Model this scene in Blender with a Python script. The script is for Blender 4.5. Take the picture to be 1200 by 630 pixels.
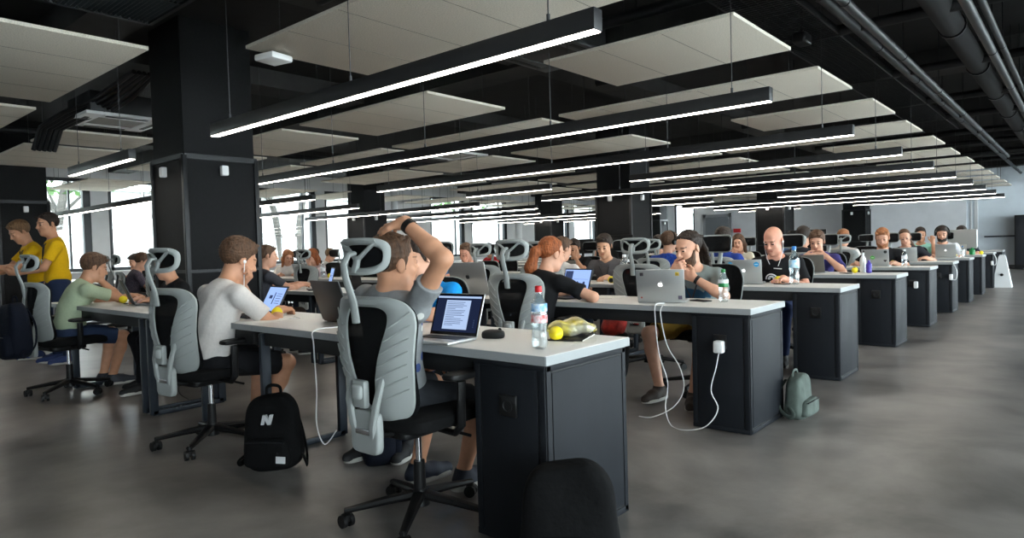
import bpy, bmesh, math, random
import numpy as np
from mathutils import Vector, Matrix, Euler
for o in list(bpy.data.objects): bpy.data.objects.remove(o, do_unlink=True)
scene = bpy.context.scene
col = scene.collection
PI = math.pi
rnd = random.Random(7)

# ------------------------------------------------------------------ camera, world, light, exposure
CAM_F, CAM_YAW, CAM_PITCH, CAM_ROLL, CAM_H = 783.27, .711, -.0328, -.0283, 1.1477
cd = bpy.data.cameras.new('camera'); cam = bpy.data.objects.new('camera', cd); col.objects.link(cam)
cd.sensor_fit = 'HORIZONTAL'; cd.sensor_width = 36.0; cd.lens = CAM_F/1200*36.0
cd.clip_start = .05; cd.clip_end = 300
cy_, sy_, cp_, sp_ = math.cos(CAM_YAW), math.sin(CAM_YAW), math.cos(CAM_PITCH), math.sin(CAM_PITCH)
fwd_ = Vector((-sy_*cp_, cy_*cp_, sp_)); rt_ = Vector((cy_, sy_, 0)); up_ = rt_.cross(fwd_)
r2_ = rt_*math.cos(CAM_ROLL)+up_*math.sin(CAM_ROLL); u2_ = -rt_*math.sin(CAM_ROLL)+up_*math.cos(CAM_ROLL)
mw = Matrix((r2_, u2_, -fwd_)).transposed().to_4x4(); mw.translation = (0, 0, CAM_H)
cam.matrix_world = mw
scene.camera = cam
scene.view_settings.view_transform = 'Standard'
scene.view_settings.look = 'None'
scene.view_settings.gamma = 1
scene.view_settings.use_curve_mapping = False
scene.view_settings.exposure = 0.5
STRIP = 19.0          # luminance of the LED strips
SKY = 12.0
w = bpy.data.worlds.new('overcast_sky'); scene.world = w; w.use_nodes = True
nt = w.node_tree; bg = nt.nodes['Background']
bg.inputs[0].default_value = (.90, .955, 1.0, 1); bg.inputs[1].default_value = SKY
def portal(loc, rot, sx, sy):
    l = bpy.data.lights.new('window_portal', 'AREA'); l.shape = 'RECTANGLE'; l.size = sx; l.size_y = sy
    l.cycles.is_portal = True
    o = bpy.data.objects.new('window_portal', l); col.objects.link(o); o.location = loc; o.rotation_euler = rot

# ------------------------------------------------------------------ helpers
def lin(c):
    return tuple(((v/255)/12.92 if v/255 <= .04045 else ((v/255+.055)/1.055)**2.4) for v in c)
MATS = {}
def mat(name, rgb, rough=.5, metal=0, noise=0, nscale=20, bump=0, bscale=60, spec=.5, rgb2=None, trans=0, coat=0, stretch=None):
    if name in MATS: return MATS[name]
    m = bpy.data.materials.new(name); m.use_nodes = True; n = m.node_tree; b = n.nodes['Principled BSDF']
    c = lin(rgb); b.inputs['Base Color'].default_value = (*c, 1)
    b.inputs['Roughness'].default_value = rough; b.inputs['Metallic'].default_value = metal
    b.inputs['Specular IOR Level'].default_value = spec; b.inputs['Coat Weight'].default_value = coat
    if noise or rgb2 or bump:
        tc = n.nodes.new('ShaderNodeTexCoord'); mp = n.nodes.new('ShaderNodeMapping'); n.links.new(tc.outputs['Object'], mp.inputs[0])
        if stretch: mp.inputs['Scale'].default_value = stretch
    if noise or rgb2:
        nz = n.nodes.new('ShaderNodeTexNoise'); nz.inputs['Scale'].default_value = nscale; nz.inputs['Detail'].default_value = 6
        n.links.new(mp.outputs[0], nz.inputs[0])
        r = n.nodes.new('ShaderNodeValToRGB'); n.links.new(nz.outputs[0], r.inputs[0])
        c2 = lin(rgb2) if rgb2 else tuple(min(1, v*(1+noise)) for v in c)
        c1 = c if rgb2 else tuple(v*(1-noise) for v in c)
        r.color_ramp.elements[0].color = (*c1, 1); r.color_ramp.elements[1].color = (*c2, 1)
        r.color_ramp.elements[0].position = .35; r.color_ramp.elements[1].position = .65
        n.links.new(r.outputs[0], b.inputs['Base Color'])
    if bump:
        nb = n.nodes.new('ShaderNodeTexNoise'); nb.inputs['Scale'].default_value = bscale; nb.inputs['Detail'].default_value = 4
        n.links.new(mp.outputs[0], nb.inputs[0])
        bp = n.nodes.new('ShaderNodeBump'); bp.inputs['Strength'].default_value = bump; bp.inputs['Distance'].default_value = .02
        n.links.new(nb.outputs[0], bp.inputs['Height']); n.links.new(bp.outputs[0], b.inputs['Normal'])
    if trans:
        t = n.nodes.new('ShaderNodeBsdfTransparent'); mx = n.nodes.new('ShaderNodeMixShader'); mx.inputs[0].default_value = trans
        n.links.new(b.outputs[0], mx.inputs[1]); n.links.new(t.outputs[0], mx.inputs[2])
        n.links.new(mx.outputs[0], n.nodes['Material Output'].inputs[0])
    MATS[name] = m; return m
def emis(name, rgb, s):
    if name in MATS: return MATS[name]
    m = bpy.data.materials.new(name); m.use_nodes = True; n = m.node_tree; n.nodes.remove(n.nodes['Principled BSDF'])
    e = n.nodes.new('ShaderNodeEmission'); e.inputs[0].default_value = (*lin(rgb), 1); e.inputs[1].default_value = s
    n.links.new(e.outputs[0], n.nodes['Material Output'].inputs[0]); MATS[name] = m; return m

class MB:
    def __init__(s): s.v = []; s.f = []; s.m = []; s.M = None
    def add(s, vs, fs, mi=0):
        o = len(s.v)
        if s.M is not None: vs = [tuple(s.M @ Vector(v)) for v in vs]
        s.v += [tuple(v) for v in vs]; s.f += [tuple(i+o for i in f) for f in fs]; s.m += [mi]*len(fs)
    def box(s, c, sz, rot=None, bev=0, mi=0):
        hx, hy, hz = sz[0]/2, sz[1]/2, sz[2]/2
        R = Euler(rot).to_matrix() if rot else Matrix.Identity(3)
        if bev <= 0:
            vs = [(x*hx, y*hy, z*hz) for x in (-1, 1) for y in (-1, 1) for z in (-1, 1)]
            fs = [(0, 1, 3, 2), (4, 6, 7, 5), (0, 4, 5, 1), (2, 3, 7, 6), (0, 2, 6, 4), (1, 5, 7, 3)]
        else:
            bm = bmesh.new(); bmesh.ops.create_cube(bm, size=1, matrix=Matrix.Diagonal((2*hx, 2*hy, 2*hz, 1)))
            bmesh.ops.bevel(bm, geom=bm.edges[:], offset=min(bev, .49*min(sz)), segments=2, affect='EDGES', profile=.5)
            bm.verts.index_update(); vs = [v.co[:] for v in bm.verts]; fs = [[v.index for v in f.verts] for f in bm.faces]; bm.free()
        c = Vector(c); s.add([c+R@Vector(v) for v in vs], fs, mi); return s
    def tube(s, path, r, n=8, mi=0, caps=True, flat=1.0, up=None):
        P = [Vector(p) for p in path]; rs = r if isinstance(r, (list, tuple)) else [r]*len(P)
        vs, fs = [], []; u = None
        for i, p in enumerate(P):
            t = (P[min(i+1, len(P)-1)]-P[max(i-1, 0)]).normalized()
            if u is None:
                a = Vector(up) if up else (Vector((0, 0, 1)) if abs(t.z) < .9 else Vector((0, 1, 0)))
                u = (a-t*a.dot(t)).normalized()
            else:
                u = (u-t*u.dot(t)).normalized()
            b = t.cross(u)
            for k in range(n):
                a = 2*PI*k/n; vs.append(p+(u*math.cos(a)*flat+b*math.sin(a))*rs[i])
        for i in range(len(P)-1):
            for k in range(n):
                a, b = i*n+k, i*n+(k+1) % n; fs.append((a, b, b+n, a+n))
        if caps: fs.append(tuple(range(n-1, -1, -1))); o = (len(P)-1)*n; fs.append(tuple(o+k for k in range(n)))
        s.add(vs, fs, mi); return s
    def cyl(s, p0, p1, r0, r1=None, n=16, mi=0): return s.tube([p0, p1], [r0, r0 if r1 is None else r1], n, mi)
    def lathe(s, prof, c=(0, 0, 0), n=20, mi=0, wob=None):
        vs, fs = [], []
        for i, (r, z) in enumerate(prof):
            for k in range(n):
                a = 2*PI*k/n; rr = r*(wob(a, z) if wob else 1); vs.append((c[0]+rr*math.cos(a), c[1]+rr*math.sin(a), c[2]+z))
        for i in range(len(prof)-1):
            for k in range(n):
                a, b = i*n+k, i*n+(k+1) % n; fs.append((a, b, b+n, a+n))
        fs.append(tuple(range(n-1, -1, -1))); o = (len(prof)-1)*n; fs.append(tuple(o+k for k in range(n)))
        s.add(vs, fs, mi); return s
    def sup(s, c, r, e1=.4, e2=.4, nu=24, nv=12, rot=None, mi=0, fn=None):
        R = Euler(rot).to_matrix() if rot else Matrix.Identity(3)
        pw = lambda x, e: math.copysign(abs(x)**e, x)
        vs, fs = [], []
        for j in range(nv+1):
            ph = -PI/2+PI*j/nv; cz, sz = pw(math.cos(ph), e1), pw(math.sin(ph), e1)
            for i in range(nu):
                t = 2*PI*i/nu; p = Vector((r[0]*cz*pw(math.cos(t), e2), r[1]*cz*pw(math.sin(t), e2), r[2]*sz))
                if fn: p = Vector(fn(p))
                vs.append(Vector(c)+R@p)
        for j in range(nv):
            for i in range(nu):
                a, b = j*nu+i, j*nu+(i+1) % nu; fs.append((a, b, b+nu, a+nu))
        s.add(vs, fs, mi); return s
    def prism(s, poly, d0, d1, fn, mi=0):       # poly in 2D, fn(a, b, d) -> 3D
        n = len(poly); vs = [fn(a, b, d0) for a, b in poly]+[fn(a, b, d1) for a, b in poly]
        fs = [tuple(range(n-1, -1, -1)), tuple(range(n, 2*n))]+[(i, (i+1) % n, n+(i+1) % n, n+i) for i in range(n)]
        s.add(vs, fs, mi); return s
    def ring(s, outer, inner, surf, t, m=3, mi=0):    # solid band between two closed curves on a surface
        n = len(outer); vs = []; fs = []
        for layer in (0, 1):
            for j in range(m+1):
                for i in range(n):
                    u = outer[i][0]+(inner[i][0]-outer[i][0])*j/m; v = outer[i][1]+(inner[i][1]-outer[i][1])*j/m
                    p = Vector(surf(u, v)); crown = t*(.5 if j in (0, m) else 1.0)
                    vs.append(p+Vector((0, (crown if layer else 0)*-1, 0)))
        L = (m+1)*n
        for j in range(m):
            for i in range(n):
                a, b = j*n+i, j*n+(i+1) % n
                fs.append((a, b, b+n, a+n)); fs.append((L+a, L+a+n, L+b+n, L+b))
        for i in range(n):
            a, b = i, (i+1) % n; fs.append((a, L+a, L+b, b)); a, b = m*n+i, m*n+(i+1) % n; fs.append((a, b, L+b, L+a))
        s.add(vs, fs, mi); return s
    def build(s, name, mats, parent=None, ang=40, tag_=None):
        me = bpy.data.meshes.new(name); me.from_pydata(s.v, [], s.f); 
        for m in (mats if isinstance(mats, (list, tuple)) else [mats]): me.materials.append(m)
        if len(me.materials) > 1: me.polygons.foreach_set('material_index', s.m)
        bm = bmesh.new(); bm.from_mesh(me); bmesh.ops.recalc_face_normals(bm, faces=bm.faces[:]); bm.to_mesh(me); bm.free()
        me.polygons.foreach_set('use_smooth', [True]*len(me.polygons)); me.set_sharp_from_angle(angle=math.radians(ang)); me.update()
        o = bpy.data.objects.new(name, me); col.objects.link(o)
        if parent: o.parent = parent
        return o
def tag(o, label=None, cat=None, group=None, kind=None):
    if label: o['label'] = label
    if cat: o['category'] = cat
    if group: o['group'] = group
    if kind: o['kind'] = kind
    return o
def empty(name, loc, rz=0, label=None, cat=None, group=None):
    o = bpy.data.objects.new(name, None); col.objects.link(o); o.location = loc; o.rotation_euler = (0, 0, rz); o.empty_display_size = .1
    return tag(o, label, cat, group)
def struct(o): o['kind'] = 'structure'; return o
def clone(o, parent=None):
    c = o.copy(); col.objects.link(c)
    if parent is not None: c.parent = parent
    for ch in list(o.children): clone(ch, c)
    return c
def place(proto, used, loc, rz, label):
    o = proto if not used.get(proto.name) else clone(proto); used[proto.name] = 1
    o.location = loc; o.rotation_euler = (0, 0, rz); o['label'] = label; return o
USED = {}
ORD = ['first', 'second', 'third', 'fourth', 'fifth', 'sixth', 'seventh', 'eighth', 'ninth', 'tenth', 'eleventh']

# ------------------------------------------------------------------ materials
M_floor = bpy.data.materials.new('polished_concrete'); M_floor.use_nodes = True
def floor_mat(m):
    n = m.node_tree; b = n.nodes['Principled BSDF']; L = n.links.new
    tc = n.nodes.new('ShaderNodeTexCoord'); mp = n.nodes.new('ShaderNodeMapping'); L(tc.outputs['Object'], mp.inputs[0])
    a = n.nodes.new('ShaderNodeTexNoise'); a.inputs['Scale'].default_value = .8; a.inputs['Detail'].default_value = 9; a.inputs['Roughness'].default_value = .62; a.inputs['Distortion'].default_value = .6
    d = n.nodes.new('ShaderNodeTexNoise'); d.inputs['Scale'].default_value = 2.2; d.inputs['Detail'].default_value = 7; d.inputs['Roughness'].default_value = .5
    L(mp.outputs[0], a.inputs[0]); L(mp.outputs[0], d.inputs[0])
    mx = n.nodes.new('ShaderNodeMix'); mx.data_type = 'FLOAT'; mx.inputs[0].default_value = .3
    L(a.outputs[0], mx.inputs[2]); L(d.outputs[0], mx.inputs[3])
    r = n.nodes.new('ShaderNodeValToRGB'); L(mx.outputs[0], r.inputs[0])
    r.color_ramp.elements[0].position = .36; r.color_ramp.elements[0].color = (*lin((72, 69, 67)), 1)
    r.color_ramp.elements[1].position = .64; r.color_ramp.elements[1].color = (*lin((146, 140, 135)), 1)
    L(r.outputs[0], b.inputs['Base Color'])
    rr = n.nodes.new('ShaderNodeMapRange'); rr.inputs[1].default_value = .3; rr.inputs[2].default_value = .7; rr.inputs[3].default_value = .28; rr.inputs[4].default_value = .38
    L(a.outputs[0], rr.inputs[0]); L(rr.outputs[0], b.inputs['Roughness'])
    b.inputs['Specular IOR Level'].default_value = .4
floor_mat(M_floor)
M_white = mat('white_wall_paint', (222, 223, 224), .7, noise=.03, nscale=3)
M_greyw = mat('grey_wall_paint', (224, 225, 229), .7, noise=.03, nscale=3)
M_bluew = mat('daylit_wall_paint', (216, 224, 232), .7, noise=.03, nscale=3)  # bluish daylight on this part of the far wall, put into its colour
M_black = mat('black_paint', (22, 23, 25), .65, noise=.2, nscale=8)
M_ceil = mat('black_ceiling_paint', (20, 20, 21), .85, noise=.25, nscale=4)
M_duct = mat('dark_duct_metal', (30, 31, 33), .5, metal=.3, noise=.2, nscale=6)
M_beam = mat('dark_concrete_beam', (42, 41, 40), .8, noise=.2, nscale=5)
M_pillar = mat('black_felt_cladding', (12, 13, 15), .75, spec=.25, noise=.25, nscale=40, bump=.1, bscale=150)
M_pedge = mat('black_anodised_trim', (18, 20, 23), .45, metal=.3)
M_panel = mat('wood_wool_acoustic_board', (212, 204, 190), .95, noise=.16, nscale=120, bump=.25, bscale=160)
M_seam = mat('board_joint', (120, 114, 104), .95)
M_frame = mat('black_window_frame', (24, 30, 36), .4)
M_motif = mat('grey_print_cotton', (128, 130, 132), .85, noise=.08, nscale=30, bump=.4, bscale=13, spec=.2)
def motif(m):
    n = m.node_tree; b = n.nodes['Principled BSDF']; L = n.links.new; src = b.inputs['Base Color'].links[0].from_socket
    tc = n.nodes.new('ShaderNodeTexCoord'); v = n.nodes.new('ShaderNodeTexVoronoi'); v.inputs['Scale'].default_value = 13; L(tc.outputs['Object'], v.inputs['Vector'])
    st = n.nodes.new('ShaderNodeMath'); st.operation = 'LESS_THAN'; st.inputs[1].default_value = .27; L(v.outputs['Distance'], st.inputs[0])
    r = n.nodes.new('ShaderNodeValToRGB'); r.color_ramp.interpolation = 'CONSTANT'; sp = n.nodes.new('ShaderNodeSeparateColor'); L(v.outputs['Color'], sp.inputs[0]); L(sp.outputs[0], r.inputs[0])
    r.color_ramp.elements[0].color = (*lin((58, 74, 120)), 1); r.color_ramp.elements[1].position = .4; r.color_ramp.elements[1].color = (*lin((196, 196, 192)), 1)
    e = r.color_ramp.elements.new(.7); e.color = (*lin((62, 60, 62)), 1)
    mx = n.nodes.new('ShaderNodeMix'); mx.data_type = 'RGBA'; L(st.outputs[0], mx.inputs[0]); L(src, mx.inputs[6]); L(r.outputs[0], mx.inputs[7]); L(mx.outputs[2], b.inputs['Base Color'])
motif(M_motif)
M_glass = bpy.data.materials.new('window_glass'); M_glass.use_nodes = True
def glass_mat(m, tint=(1, 1, 1), fac=.07, rough=.02, edge=0):
    n = m.node_tree; n.nodes.remove(n.nodes['Principled BSDF']); L = n.links.new
    t = n.nodes.new('ShaderNodeBsdfTransparent'); t.inputs[0].default_value = (*tint, 1)
    g = n.nodes.new('ShaderNodeBsdfGlossy'); g.inputs[1].default_value = rough
    mx = n.nodes.new('ShaderNodeMixShader'); mx.inputs[0].default_value = fac
    if edge:
        lw = n.nodes.new('ShaderNodeLayerWeight'); lw.inputs[0].default_value = edge
        mr = n.nodes.new('ShaderNodeMapRange'); mr.inputs[3].default_value = fac; mr.inputs[4].default_value = .75
        L(lw.outputs[1], mr.inputs[0]); L(mr.outputs[0], mx.inputs[0])
    L(t.outputs[0], mx.inputs[1]); L(g.outputs[0], mx.inputs[2]); L(mx.outputs[0], n.nodes['Material Output'].inputs[0])
glass_mat(M_glass, (.93, .97, .97))
M_pet = bpy.data.materials.new('clear_plastic'); M_pet.use_nodes = True; glass_mat(M_pet, (.86, .92, .94), .12, .08, .4)
M_strip = emis('led_diffuser', (255, 246, 232), STRIP)
M_lamp = mat('black_lamp_housing', (24, 24, 26), .5)
M_wire = mat('steel_wire', (70, 70, 72), .4, metal=.8)
M_top = mat('white_laminate', (208, 205, 200), .38, noise=.02, nscale=4)
M_edge = mat('grey_edge_band', (150, 153, 154), .5)
M_desk = mat('anthracite_panel', (22, 25, 30), .6, spec=.22, noise=.06, nscale=30, stretch=(1, 1, .2))
M_desk2 = mat('anthracite_groove', (10, 11, 13), .6)
M_leg = mat('anthracite_steel', (30, 37, 46), .45, metal=.3)
M_sock = mat('black_socket', (14, 14, 15), .35)
M_plastic = mat('light_grey_plastic', (146, 150, 148), .5)
M_mesh = mat('black_mesh_fabric', (13, 14, 16), .9, spec=.2, noise=.3, nscale=300, trans=.12)
M_seat = mat('black_seat_fabric', (12, 12, 13), .95, spec=.2, noise=.2, nscale=120, bump=.1, bscale=200)
M_blk = mat('black_plastic', (11, 11, 12), .5, spec=.3)
M_chrome = mat('chrome', (210, 210, 212), .15, metal=1)
M_alu = mat('aluminium', (186, 187, 186), .36, metal=.75)
M_dlid = mat('dark_laptop_lid', (38, 39, 42), .45)
M_slid = mat('space_grey_lid', (112, 108, 102), .4, metal=.6)
M_key = mat('black_keys', (20, 20, 22), .5)
M_logo = emis('lit_logo', (255, 255, 255), 1.3)
M_bezel = mat('screen_bezel', (10, 10, 12), .2)
M_sdark = emis('screen_dark', (26, 34, 58), .9)
M_sblue = emis('screen_blue', (150, 178, 236), .95)
M_sdoc = emis('screen_page', (168, 190, 226), .85)
M_sline = emis('screen_text', (60, 74, 110), .7)
M_yel = mat('yellow_ball', (236, 214, 24), .5)
M_whitep = mat('white_plastic', (226, 226, 226), .35)
M_red = mat('red_plastic', (205, 28, 34), .4)
M_green = mat('green_plastic', (20, 120, 60), .4)
M_blue = mat('blue_plastic', (40, 120, 200), .4)
M_paper = mat('white_paper', (225, 222, 216), .8)

# ------------------------------------------------------------------ room shell
XL, XR, YB, YF, ZC = -17.5, 5.0, -4.5, 26.8, 3.42
struct(MB().box(((XL+XR)/2, (YB+YF)/2, -.1), (XR-XL+.6, YF-YB+.6, .2)).build('floor', M_floor))
struct(MB().box(((XL+XR)/2, (YB+YF)/2, ZC+.15), (XR-XL+.6, YF-YB+.6, .3)).build('ceiling', M_ceil))
WIN = [(-2.6, -.8), (-.4, 1.5), (3.62, 5.43), (5.8, 7.8), (9.6, 11.4), (11.72, 13.7), (16.0, 17.7), (18.05, 20.1), (22.3, 24.3), (24.65, 26.5)]
SILL, HEAD = .86, 3.0
wb = MB(); y = YB
for a, b in WIN:
    wb.box((XL-.15, (y+a)/2, ZC/2), (.3, a-y, ZC)); y = b
    wb.box((XL-.15, (a+b)/2, SILL/2), (.3, b-a, SILL)); wb.box((XL-.15, (a+b)/2, (HEAD+ZC)/2), (.3, b-a, ZC-HEAD))
wb.box((XL-.15, (y+YF)/2, ZC/2), (.3, YF-y, ZC))
struct(wb.build('wall_left', M_white))
for i in (2, 4, 6, 8):                     # shallow white piers between the pairs of windows
    a, b = WIN[i-1][1], WIN[i][0]
    struct(MB().box((XL+.17, (a+b)/2+.05, ZC/2), (.34, min(1.3, (b-a)*.62), ZC), bev=.01).build('trim_%d' % i, M_white))
for i, (a, b) in enumerate(WIN):
    f = MB(); t = .075; x = XL-.08
    f.box((x, a+t/2, (SILL+HEAD)/2), (.12, t, HEAD-SILL)).box((x, b-t, (SILL+HEAD)/2), (.12, 2*t, HEAD-SILL))
    f.box((x, (a+b)/2, SILL+t/2), (.12, b-a, t)).box((x, (a+b)/2, HEAD-t/2), (.12, b-a, t))
    f.box((x, b-.42, (SILL+HEAD)/2), (.07, .035, HEAD-SILL))
    fo = struct(f.build('window_%d' % (i+1), M_frame))
    MB().box((x, (a+b)/2, (SILL+HEAD)/2), (.012, b-a-.1, HEAD-SILL-.1)).build('pane', M_glass, fo)
    MB().box((XL+.06, (a+b)/2, SILL-.02), (.2, b-a, .04), bev=.005).build('window_sill', M_white, fo)
    if i > 1: portal((XL-.3, (a+b)/2, (SILL+HEAD)/2), (0, -PI/2, 0), HEAD-SILL, b-a)
# right-hand side: glazed wall beyond the aisle
RW = [(-3.5, .5), (1.0, 5.0), (5.5, 9.5), (10, 14), (14.5, 18.5), (19, 23), (23.4, 26.4)]
wb = MB(); y = YB; s2, h2 = .1, 3.25
for a, b in RW:
    wb.box((XR+.15, (y+a)/2, ZC/2), (.3, a-y, ZC)); y = b
    wb.box((XR+.15, (a+b)/2, s2/2), (.3, b-a, s2)); wb.box((XR+.15, (a+b)/2, (h2+ZC)/2), (.3, b-a, ZC-h2))
wb.box((XR+.15, (y+YF)/2, ZC/2), (.3, YF-y, ZC)); struct(wb.build('wall_right', M_white))
for i, (a, b) in enumerate(RW):
    f = MB(); x = XR+.08
    for yy in (a+.04, (a+b)/2, b-.04): f.box((x, yy, (s2+h2)/2), (.1, .08, h2-s2))
    for zz in (s2+.04, h2-.04): f.box((x, (a+b)/2, zz), (.1, b-a, .08))
    fo = struct(f.build('window_%d' % (i+11), M_frame))
    MB().box((x, (a+b)/2, (s2+h2)/2), (.012, b-a-.1, h2-s2-.1)).build('pane', M_glass, fo)
    portal((XR+.3, (a+b)/2, (s2+h2)/2), (0, PI/2, 0), h2-s2, b-a)
BW = (-13.65, -12.72, .9, 2.8)
wb = MB().box(((XL+BW[0])/2, YF+.15, ZC/2), (BW[0]-XL, .3, ZC)).box(((BW[1]-3.05)/2, YF+.15, ZC/2), (-3.05-BW[1], .3, ZC))
wb.box(((BW[0]+BW[1])/2, YF+.15, BW[2]/2), (BW[1]-BW[0], .3, BW[2])).box(((BW[0]+BW[1])/2, YF+.15, (BW[3]+ZC)/2), (BW[1]-BW[0], .3, ZC-BW[3]))
struct(wb.build('wall_back', M_greyw))
f = MB()
for xx in (BW[0]+.04, BW[1]-.04): f.box((xx, YF+.08, (BW[2]+BW[3])/2), (.08, .1, BW[3]-BW[2]))
for zz in (BW[2]+.04, BW[3]-.04): f.box(((BW[0]+BW[1])/2, YF+.08, zz), (BW[1]-BW[0], .1, .08))
fo = struct(f.build('window_20', M_frame)); MB().box(((BW[0]+BW[1])/2, YF+.08, (BW[2]+BW[3])/2), (.8, .012, 1.8)).build('pane', M_glass, fo)
struct(MB().box(((XR-3.05)/2, YF+.2, ZC/2), (XR+3.05, .3, ZC)).build('wall_back_niche', M_bluew))
struct(MB().box(((XL+XR)/2, YB-.15, ZC/2), (XR-XL+.6, .3, ZC)).build('wall_front', M_greyw))
struct(MB().box((-2.78, YF+.03, 1.3), (.09, .06, 2.6)).box((-2.92, YF+.03, 1.3), (.04, .06, 2.6)).build('trim_10', M_white))
struct(MB().box((.6, YF-.06, 1.05), (6.3, .22, .05), bev=.008).build('trim_11', mat('dark_ledge', (60, 66, 76), .5)))
struct(MB().box((-9.5, YF-.012, .06), (15.9, .025, .12)).build('baseboard_back', mat('grey_baseboard', (90, 92, 96), .6)))
d = struct(MB().box((-11.68, YF-.05, 1.1), (1.0, .1, 2.1), bev=.005).build('door_1', mat('grey_door', (120, 125, 132), .5)))
MB().box((-11.68, YF-.045, 2.2), (1.24, .09, .12)).box((-12.24, YF-.045, 1.15), (.12, .09, 2.3)).box((-11.12, YF-.045, 1.15), (.12, .09, 2.3)).build('door_frame', mat('door_frame_grey', (150, 153, 158), .5), d)
MB().tube([(-11.3, YF-.1, 1.0), (-11.3, YF-.16, 1.0), (-11.42, YF-.16, 1.0)], .012).build('door_handle', M_chrome, d)
k = tag(MB().box((-10.85, YF-.03, 1.56), (.3, .06, .16), bev=.01).build('fire_alarm', M_red), 'small red fire alarm box on the grey far wall beside the door', 'alarm')
k = empty('cabinet', (-.75, YF-.4, 0), 0, 'tall dark cabinet against the pale far wall right of the aisle', 'cabinet')
MB().box((0, 0, .87), (1.95, .5, 1.66), bev=.01).build('body', M_desk2, k)
for s in (-1, 1): MB().box((s*.48, -.26, .9), (.93, .02, 1.5), bev=.005).build('door', mat('charcoal_door', (32, 34, 40), .5), k)

# outside
M_conc = mat('pale_concrete', (176, 178, 176), .9, noise=.05, nscale=2)
struct(MB().box((-32, 10, -.2), (29, 120, .2)).build('ground_outside', mat('pale_gravel', (150, 150, 146), .95, noise=.1, nscale=5)))
struct(MB().box((24, 10, -.2), (38, 120, .2)).build('pavement_outside', mat('bounce_paving', (226, 226, 224), .95, noise=.1, nscale=5)))  # unseen paving, whitened to bounce skylight onto ceiling boards and far wall
ow = MB().box((-27, 12, 1.7), (.4, 90, 3.8))
for i in range(18): ow.box((-26.78, -30+i*5, 1.7), (.06, .06, 3.8))
ow.box((-26.9, 12, 3.65), (.6, 90, .14)); struct(ow.build('wall_outside', M_conc))
M_bark = mat('pale_bark', (66, 64, 60), .9, noise=.3, nscale=8, stretch=(1, 1, .3)); M_leaf = mat('young_leaves', (66, 98, 50), .8, noise=.35, nscale=4)
def tree(x, y, h, lean, seed, label):
    R = random.Random(seed); t = empty('tree', (x, y, 0), R.random()*6, label, 'tree', 'trees outside the windows')
    m = MB(); pts = [(lean*k*k*.1+R.uniform(-.04, .04), R.uniform(-.06, .06), h*k/7-.12) for k in range(8)]
    m.tube(pts, [.17-.016*k for k in range(8)], 9)
    for q in range(7):
        a = R.uniform(0, 6.28); z0 = h*R.uniform(.45, .85); i = min(7, int(z0/h*7)); p = Vector(pts[i])
        m.tube([p, p+Vector((math.cos(a)*.5, math.sin(a)*.5, .5)), p+Vector((math.cos(a)*1.1, math.sin(a)*1.1, 1.1))], [.06, .04, .015], 6)
    m.build('trunk', M_bark, t)
    f = MB()
    for q in range(420):
        a, r, z = R.uniform(0, 6.28), R.uniform(.2, 1.9), h*R.uniform(.52, 1.12); s = R.uniform(.08, .2)
        c = Vector((math.cos(a)*r, math.sin(a)*r, z)); u = Vector((R.uniform(-1, 1), R.uniform(-1, 1), R.uniform(-1, 1))).normalized(); v = u.orthogonal().normalized(); n_ = u.cross(v)*.15
        f.add([c-u*s, c+v*s*.5+n_*s, c+u*s, c-v*s*.5+n_*s], [(0, 1, 2, 3)])
    f.build('foliage', M_leaf, t)
for k, a in enumerate([(-23.5, 6.2, 6, .3, 1, 'slim tree outside the second window from the left'), (-23, 11.9, 7, .5, 2, 'pale leaning tree outside the left pane behind the pillar'), (-24.5, 14.4, 7, -.4, 3, 'bent pale tree beside the leaning one outside the window'), (-21.5, 13.2, 6.5, .2, 4, 'thick-trunked tree close to the glass left of the second pillar'),
                       (-22.5, 19.5, 5.2, .2, 5, 'leafy tree outside the window above the raised elbow'), (-23.5, 24, 5.6, -.2, 6, 'leafy tree outside the window behind the white headrest'), (-24, 3.2, 4.6, .2, 7, 'low leafy tree outside the leftmost window'), (-23.5, 30.5, 6, .1, 8, 'tree outside the farthest window')]): tree(*a)

# ------------------------------------------------------------------ pillars
def pillar(x, y, label, wd=.72):
    p = empty('pillar', (x-wd/2, y+wd/2, 0), 0, label, 'pillar', 'black clad pillars')
    MB().box((0, 0, 2.77), (wd-.02, wd-.02, 1.3)).build('shaft', M_pillar, p)
    c = MB(); c.box((0, 0, 1.05), (wd, wd, 2.08)); c.build('cladding', M_pillar, p)
    e = MB(); h = wd/2+.004
    for sx in (-1, 1):
        for sy in (-1, 1): e.box((sx*h*.985, sy*h*.985, 1.06), (.045, .045, 2.1), bev=.006)
    for z in (2.1, .05, 1.0):
        for s in (-1, 1): e.box((0, s*h, z), (wd, .03, .05 if z > 2 else .03)); e.box((s*h, 0, z), (.03, wd, .05 if z > 2 else .03))
    e.build('edge_trim', M_pedge, p)
    s = MB(); s.sup((wd/2+.02, .02, 1.98), (.03, .035, .05), .3, .3); s.build('motion_sensor', M_whitep, p)
    s = MB(); s.sup((-.06, -wd/2-.02, 1.98), (.035, .03, .05), .3, .3); s.build('motion_sensor', M_whitep, p)
for x, y, l in [(-6.48, 2.81, 'wide black pillar behind the man in the white T-shirt'), (-6.15, 10.42, 'black pillar in the middle of the hall behind the man in dark grey'), (-6.0, 17.9, 'black pillar behind the bald man'), (-5.8, 25.45, 'black pillar by the far wall behind the seated man in purple'),
                (-13.05, 2.75, 'black pillar at the left edge behind the two men in yellow'), (-13.7, 10.3, 'black pillar right of the hand-on-face woman, before the windows'), (-13.6, 17.85, 'black pillar behind the headrests in the middle distance'), (-13.6, 25.4, 'farthest black pillar beside the tall bright window')]:
    pillar(x, y, l, .72 if x > -13 else .68)

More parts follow.
